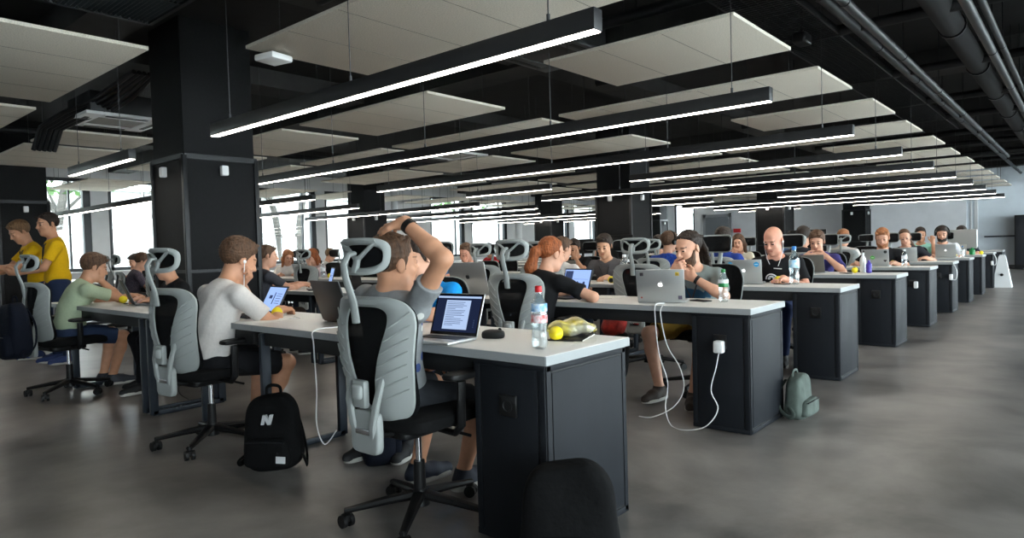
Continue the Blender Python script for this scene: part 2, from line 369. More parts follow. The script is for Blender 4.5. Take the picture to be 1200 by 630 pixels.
# ------------------------------------------------------------------ ceiling: acoustic boards, lamps, services
NEAR = [1.893, 3.83, 5.70, 7.755, 9.69, 11.56, 13.40, 15.2, 17.12, 19.12]      # near edge of each row of desks
DD, XE = .58, -1.4814
LY = [2.2956+1.9356*r for r in range(10)]
WM = {}
def wire(parent, name, x, y, z0, z1):
    key = (name, round(z0, 3), round(z1, 3))
    if key not in WM:
        m = MB().cyl((0, 0, z0), (0, 0, z1), .003, n=5)
        if name == 'suspension_wire': m.cyl((0, 0, z0), (0, 0, z0+.04), .008, n=8)
        o = m.build(name, M_wire, parent); WM[key] = o.data
    else: o = bpy.data.objects.new(name, WM[key]); col.objects.link(o); o.parent = parent
    o.location = (x, y, 0)
def board(x0, x1, y0, y1, label, z=2.66):
    p = empty('acoustic_panel', ((x0+x1)/2, (y0+y1)/2, z), 0, label, 'ceiling panel', 'suspended acoustic boards')
    w_, d_ = x1-x0, y1-y0
    m = MB(); m.box((0, 0, .0135), (w_, d_, .027), bev=.004)
    n = max(1, round(w_/.6))
    for k in range(1, n): m.box((-w_/2+w_*k/n, 0, -.0003), (.004, d_-.01, .002), mi=1)
    m.build('board', [M_panel, M_seam], p)
    for sx in (-.4, .4):
        for sy in (-.4, .4): wire(p, 'hanger_wire', sx*w_, sy*d_, .025, ZC-z-.002)
COLS = ['rightmost column', 'second column from the right', 'third column from the right', 'fourth column from the right', 'fifth column from the right', 'window column']
for r in range(-1, 13):
    y0 = 2.52+1.925*r; y1 = y0+1.15
    rowname = 'just overhead' if r < 0 else '%s row from the camera' % (ORD[r] if r < 11 else 'farthest' if r == 12 else 'next to farthest')
    if r % 2 == 0: cols = [(-4.7, -1.82), (-7.75, -4.95), (-10.2, -8.0), (-12.9, -10.5), (-16.6, -14.2)]
    else: cols = [(-3.42, -1.8), (-7.1, -4.85), (-9.6, -7.5), (-12.5, -9.9), (-16.8, -14.4)]
    if r == -1: cols = [(-3.42, -1.8), (-7.55, -5.2), (-10.2, -8.0), (-12.9, -10.5)]; y0 = .9; y1 = 2.04
    for c, (a, b) in enumerate(cols):
        if r == 0 and c == 2: a, b = -10.2, -9.15
        if r == 0 and c == 1: continue                       # left open around the pillar
        if r in (4, 8) and c == 1: a, b = -5.9, -4.85
        board(a, b, y0, y1, 'pale acoustic ceiling board, %s, %s' % (COLS[c], rowname))
def lamp(x0, x1, y, label, z=2.0):
    L_ = x1-x0; p = empty('pendant_lamp', ((x0+x1)/2, y, z), 0, label, 'lamp', 'linear pendant lamps')
    h = MB(); h.box((0, 0, .05), (L_, .062, .088), bev=.004); h.build('housing', M_lamp, p)
    MB().box((0, 0, .0065), (L_-.012, .048, .007)).build('diffuser', M_strip, p)
    n = max(2, round(L_/1.6)+1)
    for k in range(n): wire(p, 'suspension_wire', -L_/2+.25+(L_-.5)*k/(n-1), 0, .09, ZC-z-.002)
    return p
for r in range(10):
    o_ = ORD[r]
    if r % 3 == 0:
        lamp(-4.78, -1.484, LY[r], 'linear pendant lamp over the aisle end of the %s desk row' % o_)
        lamp(-7.93, -6.15 if r else -6.30, LY[r], 'short linear pendant lamp over the %s desk row beside the pillar line' % o_)
        lamp(-16.3, -10.95, LY[r], 'linear pendant lamp near the windows over the %s desk row' % o_)
    else:
        lamp(-7.85, -1.484, LY[r], 'long linear pendant lamp over the %s desk row, aisle half' % o_)
        lamp(-15.9, -9.5, LY[r], 'long linear pendant lamp over the %s desk row, window half' % o_)
# beams, ducts, pipes
for k, yy in enumerate([-1.9, 1.95, 5.8, 9.65, 13.5, 17.35, 21.2, 25.0]):
    tag(MB().box(((XL+XR)/2, yy+.25, ZC-.12), (XR-XL, .45, .26)).build('ceiling_beam', M_beam), 'dark concrete ceiling beam across the hall, %s from the camera' % ORD[k], 'beam', 'ceiling beams')
for k, xx in enumerate([-13.4, -7.9, -4.75, 2.4]):
    tag(MB().box((xx, 11, ZC-.1), (.5, 31, .22)).build('ceiling_beam', M_beam), 'dark lengthwise ceiling beam, %s from the windows' % ORD[k], 'beam', 'ceiling beams')
def pipe(x, y0, y1, z, r, label, name='pipe', m=M_duct, cl=1.9):
    p = empty(name, (x, y0, z), 0, label, 'pipe' if name == 'pipe' else 'duct')
    MB().cyl((0, 0, 0), (0, y1-y0, 0), r, n=16).build('tube', m, p)
    c = MB().cyl((0, -.02, 0), (0, .02, 0), r*1.14, n=16).cyl((0, 0, r), (0, 0, ZC-z-.004), .006, n=5).build('clamp', M_pedge, p); y = .6; c.location = (0, y, 0)
    while y+cl < y1-y0: y += cl; k = clone(c, p); k.location = (0, y, 0)
pipe(-1.25, 2.5, 17.4, 2.75, .035, 'long grey pipe running over the edge of the desks')
pipe(-.635, 1, 26, 2.75, .035, 'right-hand grey pipe running down the aisle'); pipe(-.56, 1, 26, 2.78, .025, 'thin pipe beside the right-hand grey pipe')
pipe(-.93, 1, 26.2, 3.04, .1, 'fat dark insulated pipe above the aisle', m=mat('insulated_pipe', (24, 24, 25), .85))
pipe(-.2, 1, 26.2, 2.98, .12, 'dark round duct near the right edge above the aisle', 'round_duct'); pipe(.5, 1, 26, 2.94, .16, 'widest dark round duct right of the aisle', 'round_duct')
pipe(-1.55, 3, 26, 3.0, .04, 'thin dark pipe above the board ends'); pipe(-11.2, 0, 25, 2.95, .05, 'dark pipe over the window side of the hall', cl=3.85)
for k, yy in enumerate([2.9, 4.9, 6.6, 8.8, 10.9, 12.6, 14.8, 16.6, 18.9, 20.7]):
    m = MB().cyl((-4.5, 0, 0), (4.6, 0, 0), .05, n=10).cyl((-4.2, .12, .05), (4.5, .12, .05), .022, n=8)
    for xx in (-3, -1, 1, 3): m.cyl((xx, 0, .05), (xx, 0, .38), .006, n=5)
    o = tag(m.build('cross_pipe', M_duct), 'dark cross pipe under the ceiling, %s from the camera' % ORD[k], 'pipe', 'cross pipes'); o.location = (.2, yy, 3.02)
def tray(x, y0, y1, z, wd, label):
    m = MB()
    for s in (-1, 1): m.box((s*wd/2, (y1-y0)/2, .03), (.015, y1-y0, .06))
    n = int((y1-y0)/.05); g = MB()
    for k in range(n): g.box((0, k*.05, .006), (wd, .008, .008))
    for k in range(7): g.box((-wd/2+wd*(k+.5)/7, (y1-y0)/2, .012), (.006, y1-y0, .006))
    h = MB(); y = .5
    while y < y1-y0:
        for s in (-1, 1): h.cyl((s*wd/2, y, .05), (s*wd/2, y, ZC-z), .005, n=5)
        y += 2
    p = empty('cable_tray', (x, y0, z), 0, label, 'cable tray'); m.build('side_rail', M_duct, p); g.build('wire_grid', M_duct, p); h.build('hanger', M_duct, p)
tray(-1.95, 3.6, 14, 2.98, .5, 'dark wire cable tray above the aisle ends of the boards'); tray(.14, 8, 24, 2.72, .3, 'narrow cable tray over the middle of the aisle')
def grille(x, y, z, wx, wy, label):
    p = empty('air_grille', (x, y, z), 0, label, 'grille'); f = MB()
    for s in (-1, 1): f.box((s*wx/2, 0, .02), (.03, wy, .04)).box((0, s*wy/2, .02), (wx, .03, .04))
    f.box((0, 0, .015), (.02, wy, .02)); f.build('frame', M_pedge, p)
    s = MB(); n = int(wy/.03)
    for k in range(n): s.box((0, -wy/2+(k+.5)*wy/n, .02), (wx-.03, .006, .035), rot=(.6, 0, 0))
    s.build('slat', mat('grille_slat', (58, 64, 68), .45, metal=.4), p)
    MB().box((0, 0, .25), (wx-.02, wy-.02, .4)).build('plenum_box', M_ceil, p)
grille(-4.7, 1.5, 2.86, 1.1, 1.15, 'dark slatted air grille above the big pillar at the top left')
def cassette(x, y, z, label, white=True, s=.86):
    p = empty('air_conditioner', (x, y, z), 0, label, 'air conditioner', 'ceiling cassette air conditioners')
    mw_ = M_whitep if white else mat('dark_cassette', (60, 62, 64), .5)
    MB().box((0, 0, .14), (s*.86, s*.86, .24), bev=.01).build('body', M_duct, p)
    o_ = [(s/2*a, s/2*b) for a, b in ((-1, -1), (1, -1), (1, 1), (-1, 1))]
    f = MB(); q = s*.29
    for sx, sy, wx, wy in ((0, -1, s, s/2-q), (0, 1, s, s/2-q)): f.box((0, sy*(s/2+q)/2, .01), (wx, wy, .035), bev=.006)
    for sx in (-1, 1): f.box((sx*(s/2+q)/2, 0, .01), (s/2-q, 2*q, .035), bev=.006)
    f.build('fascia', mw_, p)
    MB().box((0, 0, .012), (2*q-.01, 2*q-.01, .02), bev=.005).build('intake_grille', mat('intake_grey', (150, 148, 142), .6) if white else M_duct, p)
    v = MB()
    for k in range(4): a = k*PI/2; v.box((math.cos(a)*(s/2-.075), math.sin(a)*(s/2-.075), -.008), (.045 if k % 2 == 0 else s*.5, s*.5 if k % 2 == 0 else .045, .012))
    v.build('louvre', M_blk if white else M_blk, p)
cassette(-8.55, 2.95, 2.72, 'white ceiling air conditioner above the left desks beside the big pillar'); cassette(-8.1, 7.95, 2.7, 'white ceiling air conditioner over the middle of the hall')
cassette(-3.95, 5.3, 3.0, 'dark ceiling air conditioner above the second long lamp', False); cassette(-11, 13, 2.75, 'white ceiling air conditioner far down the hall near the windows')
k = empty('wifi_access_point', (-4.66, 2.72, 2.60), .2, 'white box device under the corner of the nearest big ceiling board', 'access point')
MB().box((0, 0, .02), (.2, .2, .05), bev=.015).build('casing', M_whitep, k); MB().cyl((0, 0, .04), (0, 0, .075), .03).build('mount', M_whitep, k)
m = MB()
for k in range(5): m.tube([(-7.4, 2.75+.05*k, 3.05), (-7.9, 2.68+.05*k, 2.95-.02*k), (-8.2, 2.6+.05*k, 2.86-.02*k), (-8.5, 2.42+.05*k, 2.76-.01*k), (-8.9, 2.3+.05*k, 2.64), (-9.05, 2.26+.05*k, 2.4)], .025, 8)
tag(m.build('cable_bundle', M_duct), 'bundle of dark flexible hoses curving down at the upper left', 'hoses')
k = empty('surveillance_camera', (-1.9, 6.2, 2.9), 0, 'small black camera under the ceiling right of the second board', 'camera')
MB().sup((0, 0, 0), (.06, .11, .05), .4, .4).build('body', M_blk, k); MB().cyl((0, 0, .04), (0, 0, ZC-2.9), .015).build('mount', M_blk, k)

# ------------------------------------------------------------------ desks
def panel_on(m, axis, c, w_, h_, t=.006):
    if axis == 'y': m.box(c, (w_, t, h_), bev=.002)
    else: m.box(c, (t, w_, h_), bev=.002)
def leg_frame(parent, x):
    m = MB(); t = .05
    for yy in (.03, DD-.05): m.box((x, yy+.01, .355), (.03, .055, .69), bev=.003)
    m.box((x, DD/2, .02), (.03, DD-.06, .035), bev=.003); m.box((x, DD/2, .68), (.03, DD-.06, .04), bev=.003)
    m.build('leg_frame', M_leg, parent)
def slab(parent, x0, x1):
    MB().box(((x0+x1)/2, DD/2, .7315), (x1-x0-.003, DD, .037), bev=.003).build('tabletop', [M_top], parent)
    e = MB(); z = .7305; h = .0335
    e.box(((x0+x1)/2, -.001, z), (x1-x0-.004, .003, h)).box(((x0+x1)/2, DD+.001, z), (x1-x0-.004, .003, h))
    for x in (x0, x1): e.box((x, DD/2, z), (.003, DD, h))
    e.build('edge_band', M_edge, parent)
    a = MB(); a.box(((x0+x1)/2, .05, .672), (x1-x0-.1, .03, .08), bev=.003).box(((x0+x1)/2, DD-.05, .672), (x1-x0-.1, .03, .08), bev=.003)
    a.build('apron', M_desk2, parent)
def end_desk(r, x0, label):
    d = empty('desk', (0, NEAR[r], 0), 0, label, 'desk', 'white topped bench desks'); slab(d, x0, XE)
    cw = .36; cx = XE-.015-cw/2
    b = MB().box((cx, DD/2, .36), (cw, DD-.03, .705)).build('cabinet', M_desk2, d)
    p = MB()
    for s in (-1, 1):
        for zz, hh in ((.36, .66),): panel_on(p, 'y', (cx, DD/2+s*(DD/2-.013), zz), cw-.078, hh)
        for ex in (-1, 1): panel_on(p, 'y', (cx+ex*(cw/2-.017), DD/2+s*(DD/2-.013), .36), .03, .7)
        panel_on(p, 'y', (cx, DD/2+s*(DD/2-.0125), .7), cw, .02); panel_on(p, 'y', (cx, DD/2+s*(DD/2-.0125), .018), cw, .026)
    panel_on(p, 'x', (cx+cw/2+.001, DD/2, .36), DD-.1, .64)
    for ex in (-1, 1): panel_on(p, 'x', (cx+cw/2+.001, DD/2+ex*(DD/2-.029), .36), .026, .7)
    panel_on(p, 'x', (cx+cw/2+.001, DD/2, .698), DD-.03, .022); panel_on(p, 'x', (cx+cw/2+.001, DD/2, .018), DD-.03, .028)
    panel_on(p, 'x', (cx-cw/2-.001, DD/2, .36), DD-.05, .68)
    p.build('panel', M_desk, b)
    s = MB(); s.box((cx+.005, .004, .545), (.085, .014, .085), bev=.006).build('socket', M_sock, b)
    s = MB(); s.lathe([(.026, 0), (.026, .004), (.02, .004), (.018, .001)], (0, 0, 0), 16); 
    for vv in range(len(s.v)): x_, y_, z_ = s.v[vv]; s.v[vv] = (cx+.005+x_, -.003-z_, .545+y_)
    s.build('socket_outlet', M_desk2, b)
    leg_frame(d, x0+.06); return d
def mid_desk(r, x0, x1, label, legs=None):
    d = empty('desk', (0, NEAR[r], 0), 0, label, 'desk', 'white topped bench desks'); slab(d, x0, x1)
    for lx in (legs or (x0+.06, x1-.06)): leg_frame(d, lx)
    return d
for r in range(10):
    end_desk(r, -3.59, 'white topped desk with dark end cabinet closing the %s row at the aisle' % ORD[r])
    if r == 0: mid_desk(0, -5.18, -3.593, 'white topped desk with steel legs in front of the man in the white T-shirt', (-4.28, -5.12)); mid_desk(0, -7.4, -5.183, 'white topped desk in front of the man in the pale green T-shirt', (-6.8, -5.25)); continue
    for k in range(5):
        x1 = -3.593-2.42*k
        mid_desk(r, x1-2.417, x1, 'white topped bench desk, %s row, %s place in from the aisle cabinet' % (ORD[r], ORD[k+1]))

# ------------------------------------------------------------------ office chair
def rounded(n, ex, fx, fy):
    out = []
    for i in range(n):
        a = 2*PI*i/n; c, s = math.cos(a), math.sin(a)
        x = math.copysign(abs(c)**(2/ex), c); y = math.copysign(abs(s)**(2/ex), s); out.append((fx(x, y), fy(x, y)))
    return out
def back_surf(u, v):
    wv = .185+.055*min(1, v*1.3)-.03*max(0, v-.8)
    return (u*wv, -.205-.045*math.sin(PI*min(1, v*1.15))-.055*v+.085*abs(u)**2.2*(1-.35*v), .47+.50*v)
def head_surf(u, v):
    return (u*.145, -.295+.05*u*u+.02*math.sin(PI*v), 1.055+.145*v)
def make_chair():
    c = empty('office_chair', (0, 0, 0), 0, '', 'chair', 'white framed mesh office chairs')
    b = MB(); b.cyl((0, 0, .06), (0, 0, .13), .04, .032)
    for k in range(5):
        a = 2*PI*k/5+.3; dx, dy = math.cos(a), math.sin(a)
        b.tube([(dx*.03, dy*.03, .105), (dx*.15, dy*.15, .092), (dx*.315, dy*.315, .068)], [.03, .024, .017], 8, flat=.75)
    b.build('star_base', M_blk, c)
    for k in range(5):
        a = 2*PI*k/5+.3; p = Vector((math.cos(a)*.31, math.sin(a)*.31, 0)); t = Vector((math.cos(a*2.3), math.sin(a*2.3), 0)); n_ = Vector((-t.y, t.x, 0))
        m = MB()
        for s in (-1, 1): m.tube([p+n_*s*.008+Vector((0, 0, .027)), p+n_*s*.026+Vector((0, 0, .027))], .027, 14)
        m.sup(p+Vector((0, 0, .04)), (.022, .022, .018), .6, .8, 10, 6); m.cyl(p+Vector((0, 0, .045)), p+Vector((0, 0, .075)), .008, n=8)
        m.build('castor', M_blk, c)
    MB().cyl((0, 0, .11), (0, 0, .25), .027, .024).build('column_sleeve', M_blk, c)
    MB().cyl((0, 0, .24), (0, 0, .40), .014).build('gas_lift', M_chrome, c)
    m = MB(); m.sup((0, -.02, .405), (.1, .14, .028), .3, .4).tube([(0, -.05, .4), (0, -.19, .41), (0, -.262, .43)], [.04, .036, .03], 10, flat=.5)
    m.tube([(.08, .03, .4), (.26, .05, .385)], .007, 6); m.build('tilt_mechanism', M_blk, c)
    def sf(p):
        f = (p.y/.235); return (p.x*(1-.06*f), p.y, p.z-.02*max(0, f-.55)**2*4+.012*(p.x/.24)**2)
    MB().sup((0, .02, .452), (.24, .235, .042), .55, .35, 36, 12, fn=sf).build('seat', M_seat, c)
    # back: white frame with an opening, ribs on the wings, black mesh stretched over the front
    outer = rounded(64, 5, lambda x, y: x*(1.0 if y > -.2 else 1-.10*(-.2-y)), lambda x, y: .5+.5*y)
    inner = rounded(64, 4.5, lambda x, y: x*(.40+.22*y), lambda x, y: .52+.40*y)
    f = MB(); f.ring(outer, inner, back_surf, .02, 4)
    for s in (-1, 1):
        for k in range(7):
            v0 = .16+.1*k; iu = (.40+.22*max(-1, min(1, (v0-.52)/.4)))+.05
            if iu > .8: continue
            pts = [Vector(back_surf(s*(iu+(.95-iu)*q), v0+.13*q))+Vector((0, -.02, 0)) for q in (0, .33, .66, 1)]
            f.tube(pts, [.0028, .0042, .0042, .0028], 6)
    f.build('back_frame', M_plastic, c)
    g = MB(); N = 14; vs = []
    for j in range(N+1):
        for i in range(N+1):
            u = -1+2*i/N; v = j/N; r_ = max(abs(u), abs(2*v-1)); e = (abs(u)**5+abs(2*v-1)**5)**.2
            kk = .985*(r_/e if e > 0 else 1); p = Vector(back_surf(u*kk, .5+(v-.5)*kk)); vs.append(p+Vector((0, .008+.01*(1-u*u), 0)))
    fs = [(j*(N+1)+i, j*(N+1)+i+1, (j+1)*(N+1)+i+1, (j+1)*(N+1)+i) for j in range(N) for i in range(N)]
    n0 = len(vs); vs2 = vs+[v+Vector((0, .006, 0)) for v in vs]; fs2 = fs+[tuple(q+n0 for q in reversed(f_)) for f_ in fs]
    bd = [i for i in range(N)]+[(k)*(N+1)+N for k in range(N)]+[N*(N+1)+N-i for i in range(N)]+[(N-k)*(N+1) for k in range(N)]
    for a_, b_ in zip(bd, bd[1:]+bd[:1]): fs2.append((a_, b_, b_+n0, a_+n0))
    g.add(vs2, fs2); g.build('mesh_back', M_mesh, c)
    t = MB()                                              # spine and tail with its bright plate
    t.box((0, -.292, .59), (.075, .03, .11), bev=.01)
    for s in (-1, 1): t.tube([(s*.1, -.262, .66), (s*.085, -.285, .56), (s*.06, -.288, .47), (s*.045, -.275, .39)], [.017, .018, .02, .012], 8, flat=.7)
    t.sup((0, -.268, .435), (.085, .02, .085), .35, .35); t.sup((0, -.31, .60), (.03, .016, .03), .5, 1)
    t.build('spine', M_plastic, c)
    MB().box((0, -.291, .44), (.085, .006, .022), bev=.002).build('chrome_plate', M_chrome, c)
    MB().tube([(0, -.302, .87), (0, -.312, .95), (0, -.345, 1.05), (0, -.352, 1.10), (0, -.33, 1.135), (0, -.30, 1.14)], [.021, .02, .018, .018, .018, .016], 10, flat=.6, up=(0, 1, 0)).build('headrest_stem', M_plastic, c)
    ho = rounded(48, 4, lambda x, y: x*(.94+.06*y), lambda x, y: .5+.5*y)
    hl = lambda s: rounded(32, 2.6, lambda x, y: s*.45+x*.36, lambda x, y: .5+.30*y)
    h = MB(); hi = rounded(48, 3, lambda x, y: x*.80, lambda x, y: .5+.31*y); h.ring(ho, hi, head_surf, .02, 3)
    for s in (-1, 1):
        pts = [Vector(head_surf(s*a_, b_))+Vector((0, -.012, 0)) for a_, b_ in ((.02, .42), (.22, .55), (.5, .75), (.72, .9))]
        h.tube(pts, [.014, .011, .011, .012], 8, flat=.7)
    h.tube([Vector(head_surf(0, v))+Vector((0, -.012, 0)) for v in (.05, .3, .5)], [.022, .018, .02], 8, flat=.6); h.build('headrest_frame', M_plastic, c)
    g = MB(); g.sup((0, 0, 0), (1, 1, 1), .3, .5, 28, 10, fn=lambda p: Vector(head_surf(p.x*.88, .5+.42*p.z))+Vector((0, .012+.008*p.y, 0))); g.build('headrest_mesh', M_mesh, c)
    for s in (-1, 1):
        m = MB(); m.tube([(s*.1, 0, .405), (s*.235, -.01, .405), (s*.268, -.01, .44), (s*.275, -.01, .62)], [.016, .018, .022, .022], 10, flat=.7)
        a = m.build('armrest', M_blk, c); MB().sup((s*.275, .03, .645), (.045, .125, .016), .5, .5, 24, 8).build('arm_pad', M_blk, a)
    return c
CHAIR = make_chair()
def chair(x, y, rz, label): return place(CHAIR, USED, (x, y, 0), rz, label)

# ------------------------------------------------------------------ people: one continuous skin each, grown from a distance field
A3 = lambda *v: np.array(v, np.float32)
def nrm(v): v = np.asarray(v, np.float32); return v/(np.linalg.norm(v)+1e-9)
class Field:
    def __init__(s): s.p = []
    def rc(s, a, b, ra, rb, k=.02, op=1, cuts=()):
        a, b = np.asarray(a, np.float32), np.asarray(b, np.float32)
        s.p.append(('rc', (a, b, ra, rb), k, op, cuts, (a+b)/2, np.linalg.norm(a-b)/2+max(ra, rb))); return s
    def el(s, c, r, R=None, k=.02, op=1, cuts=()):
        c = np.asarray(c, np.float32); s.p.append(('el', (c, np.asarray(r, np.float32), R), k, op, cuts, c, max(r))); return s
    def d(s, pr, P):
        t, a = pr[0], pr[1]
        if t == 'rc':
            ba = a[1]-a[0]; L = float(ba@ba)+1e-12; q = P-a[0]; h = np.clip((q@ba)/L, 0, 1)
            d = np.sqrt(((q-h[:, None]*ba)**2).sum(1))-(a[2]+h*(a[3]-a[2]))
        else:
            q = P-a[0]
            if a[2] is not None: q = q@a[2]
            k0 = np.sqrt(((q/a[1])**2).sum(1)); k1 = np.sqrt(((q/a[1]**2)**2).sum(1))+1e-9; d = k0*(k0-1)/k1
        for pt, n in pr[4]: d = np.maximum(d, (P-pt)@n)
        return d
    def ev(s, P, bi=None, bc=None, rad=0):
        D = np.full(len(P), 1.0, np.float32)
        for pr in s.p:
            if bi is None: sel = slice(None); Q = P
            else:
                near = (np.sqrt(((bc-pr[5])**2).sum(1)) < pr[6]+rad+pr[2]+.02)[bi]
                sel = np.nonzero(near)[0]
                if len(sel) == 0: continue
                Q = P[sel]
            d = s.d(pr, Q); a = D[sel]; k = pr[2]
            if pr[3] == 1: h = np.maximum(k-np.abs(a-d), 0)/k; D[sel] = np.minimum(a, d)-h*h*k*.25
            else: d = -d; h = np.maximum(k-np.abs(a-d), 0)/k; D[sel] = np.maximum(a, d)+h*h*k*.25
        return D
def mesh_field(F, h, disp=None):
    ad = [p for p in F.p if p[3] == 1]
    lo = np.min([p[5]-p[6] for p in ad], 0)-.03; hi = np.max([p[5]+p[6] for p in ad], 0)+.03
    B = 8; nb = np.ceil((hi-lo)/(h*B)).astype(int)+1
    g = np.stack(np.meshgrid(*[np.arange(n) for n in nb], indexing='ij'), -1).reshape(-1, 3)
    bc = (lo+(g*B+B/2-.5)*h).astype(np.float32); Dc = F.ev(bc)
    rad = h*B*.87; act = np.abs(Dc) < rad*1.5+.015
    full = np.where(Dc < 0, -1, 1).astype(np.float32).reshape(nb)
    D = np.repeat(np.repeat(np.repeat(full, B, 0), B, 1), B, 2)
    ga, bca = g[act], bc[act]
    off = np.stack(np.meshgrid(*[np.arange(B)]*3, indexing='ij'), -1).reshape(-1, 3)
    I = (ga[:, None, :]*B+off[None]).reshape(-1, 3); P = (lo+I*h).astype(np.float32)
    d = F.ev(P, np.repeat(np.arange(len(ga)), B**3), bca, rad)
    if disp is not None: d = d+disp(P).astype(np.float32)
    D[I[:, 0], I[:, 1], I[:, 2]] = d
    S = D < 0
    c = np.zeros([n-1 for n in S.shape], np.int8)
    C8 = [(i, j, k) for i in (0, 1) for j in (0, 1) for k in (0, 1)]
    for i, j, k in C8: c += S[i:S.shape[0]-1+i, j:S.shape[1]-1+j, k:S.shape[2]-1+k]
    cell = np.argwhere((c > 0) & (c < 8)); ids = np.full(c.shape, -1, np.int32); ids[cell[:, 0], cell[:, 1], cell[:, 2]] = np.arange(len(cell))
    V = np.stack([D[cell[:, 0]+i, cell[:, 1]+j, cell[:, 2]+k] for i, j, k in C8], 1)
    pos = np.zeros((len(cell), 3)); cnt = np.zeros(len(cell))
    for a in range(8):
        for b in range(a+1, 8):
            if sum(x != y for x, y in zip(C8[a], C8[b])) != 1: continue
            va, vb = V[:, a], V[:, b]; cr = (va < 0) != (vb < 0); t = np.where(cr, va/(va-vb+1e-12), 0)
            pos += np.where(cr[:, None], np.array(C8[a])+t[:, None]*(np.array(C8[b])-np.array(C8[a])), 0); cnt += cr
    verts = lo+(cell+pos/cnt[:, None])*h
    quads = []
    for ax in range(3):
        s0 = [slice(None)]*3; s1 = [slice(None)]*3; s0[ax] = slice(0, -1); s1[ax] = slice(1, None)
        X = np.argwhere(S[tuple(s0)] != S[tuple(s1)]); u, v = (ax+1) % 3, (ax+2) % 3
        X = X[(X[:, u] > 0) & (X[:, v] > 0) & (X[:, u] < c.shape[u]) & (X[:, v] < c.shape[v])]
        def cid(du, dv): Y = X.copy(); Y[:, u] -= du; Y[:, v] -= dv; return ids[Y[:, 0], Y[:, 1], Y[:, 2]]
        q = np.stack([cid(1, 1), cid(0, 1), cid(0, 0), cid(1, 0)], 1); ins = S[X[:, 0], X[:, 1], X[:, 2]]
        q[~ins] = q[~ins][:, ::-1]; quads.append(q[(q >= 0).all(1)])
    return verts, np.concatenate(quads)
def mesh_obj(name, F, h, mats, parent, disp=None, classify=None):
    v, q = mesh_field(F, h, disp)
    me = bpy.data.meshes.new(name); me.vertices.add(len(v)); me.vertices.foreach_set('co', v.astype(np.float32).ravel())
    me.loops.add(q.size); me.loops.foreach_set('vertex_index', q.astype(np.int32).ravel())
    me.polygons.add(len(q)); me.polygons.foreach_set('loop_start', np.arange(0, q.size, 4, dtype=np.int32))
    for m in (mats if isinstance(mats, list) else [mats]): me.materials.append(m)
    if classify is not None: me.polygons.foreach_set('material_index', classify(v[q].mean(1)).astype(np.int32))
    me.polygons.foreach_set('use_smooth', np.ones(len(q), bool)); me.update(calc_edges=True); me.validate()
    o = bpy.data.objects.new(name, me); col.objects.link(o); o.parent = parent
    return o
def rotm(yaw, pitch, roll):       # columns: right, forward, up; pitch > 0 looks down
    return np.array(Euler((-pitch, roll, yaw), 'YXZ').to_matrix() if False else (Matrix.Rotation(yaw, 3, 'Z') @ Matrix.Rotation(-pitch, 3, 'X') @ Matrix.Rotation(roll, 3, 'Y')), np.float32)
def ik(a, t, l1, l2, pole):
    a, t = np.asarray(a, float), np.asarray(t, float); d = t-a; L = np.linalg.norm(d); 
    if L > (l1+l2)*.995: t = a+d/L*(l1+l2)*.995; d = t-a; L = np.linalg.norm(d)
    u = d/L; x = (l1*l1-l2*l2+L*L)/(2*L); hgt = math.sqrt(max(l1*l1-x*x, 0)); p = np.asarray(pole, float); p = p-u*(p@u); p = p/(np.linalg.norm(p)+1e-9)
    return (a+u*x+p*hgt).astype(np.float32), t.astype(np.float32)
SKIN = {'fair': (200, 150, 124), 'tan': (190, 138, 108), 'pink': (206, 148, 124), 'olive': (198, 150, 120)}
def cloth(name, rgb, rgb2=None): return mat('cloth_'+name, rgb, .85, noise=.04, nscale=70, bump=.35, bscale=11, rgb2=rgb2, spec=.2)
def skin(k): return mat('skin_'+k, SKIN[k], .5, noise=.06, nscale=25, spec=.35)
def hairm(k): return mat('hair_'+k, {'brown': (80, 57, 41), 'dark': (42, 32, 26), 'red': (140, 76, 40), 'ginger': (146, 94, 60), 'light': (112, 84, 58), 'black': (20, 17, 16)}[k], .6, noise=.35, nscale=60, bump=.5, bscale=90, stretch=(1, 1, .25), spec=.3)
def brow(k, s_):
    hc = {'brown': (80, 57, 41), 'dark': (42, 32, 26), 'red': (140, 76, 40), 'ginger': (146, 94, 60), 'light': (112, 84, 58), 'black': (20, 17, 16)}[k]
    return mat('brow_%s_%s' % (k, s_), tuple(int(.6*a+.4*b) for a, b in zip(hc, SKIN[s_])), .7)
def fold(a=.004, f=26, ph=0):
    return lambda P: a*np.sin(f*P[:, 2]+9*np.sin(7*P[:, 0]+ph)+5*P[:, 1])*np.sin(11*P[:, 0]+6*P[:, 1]+ph)
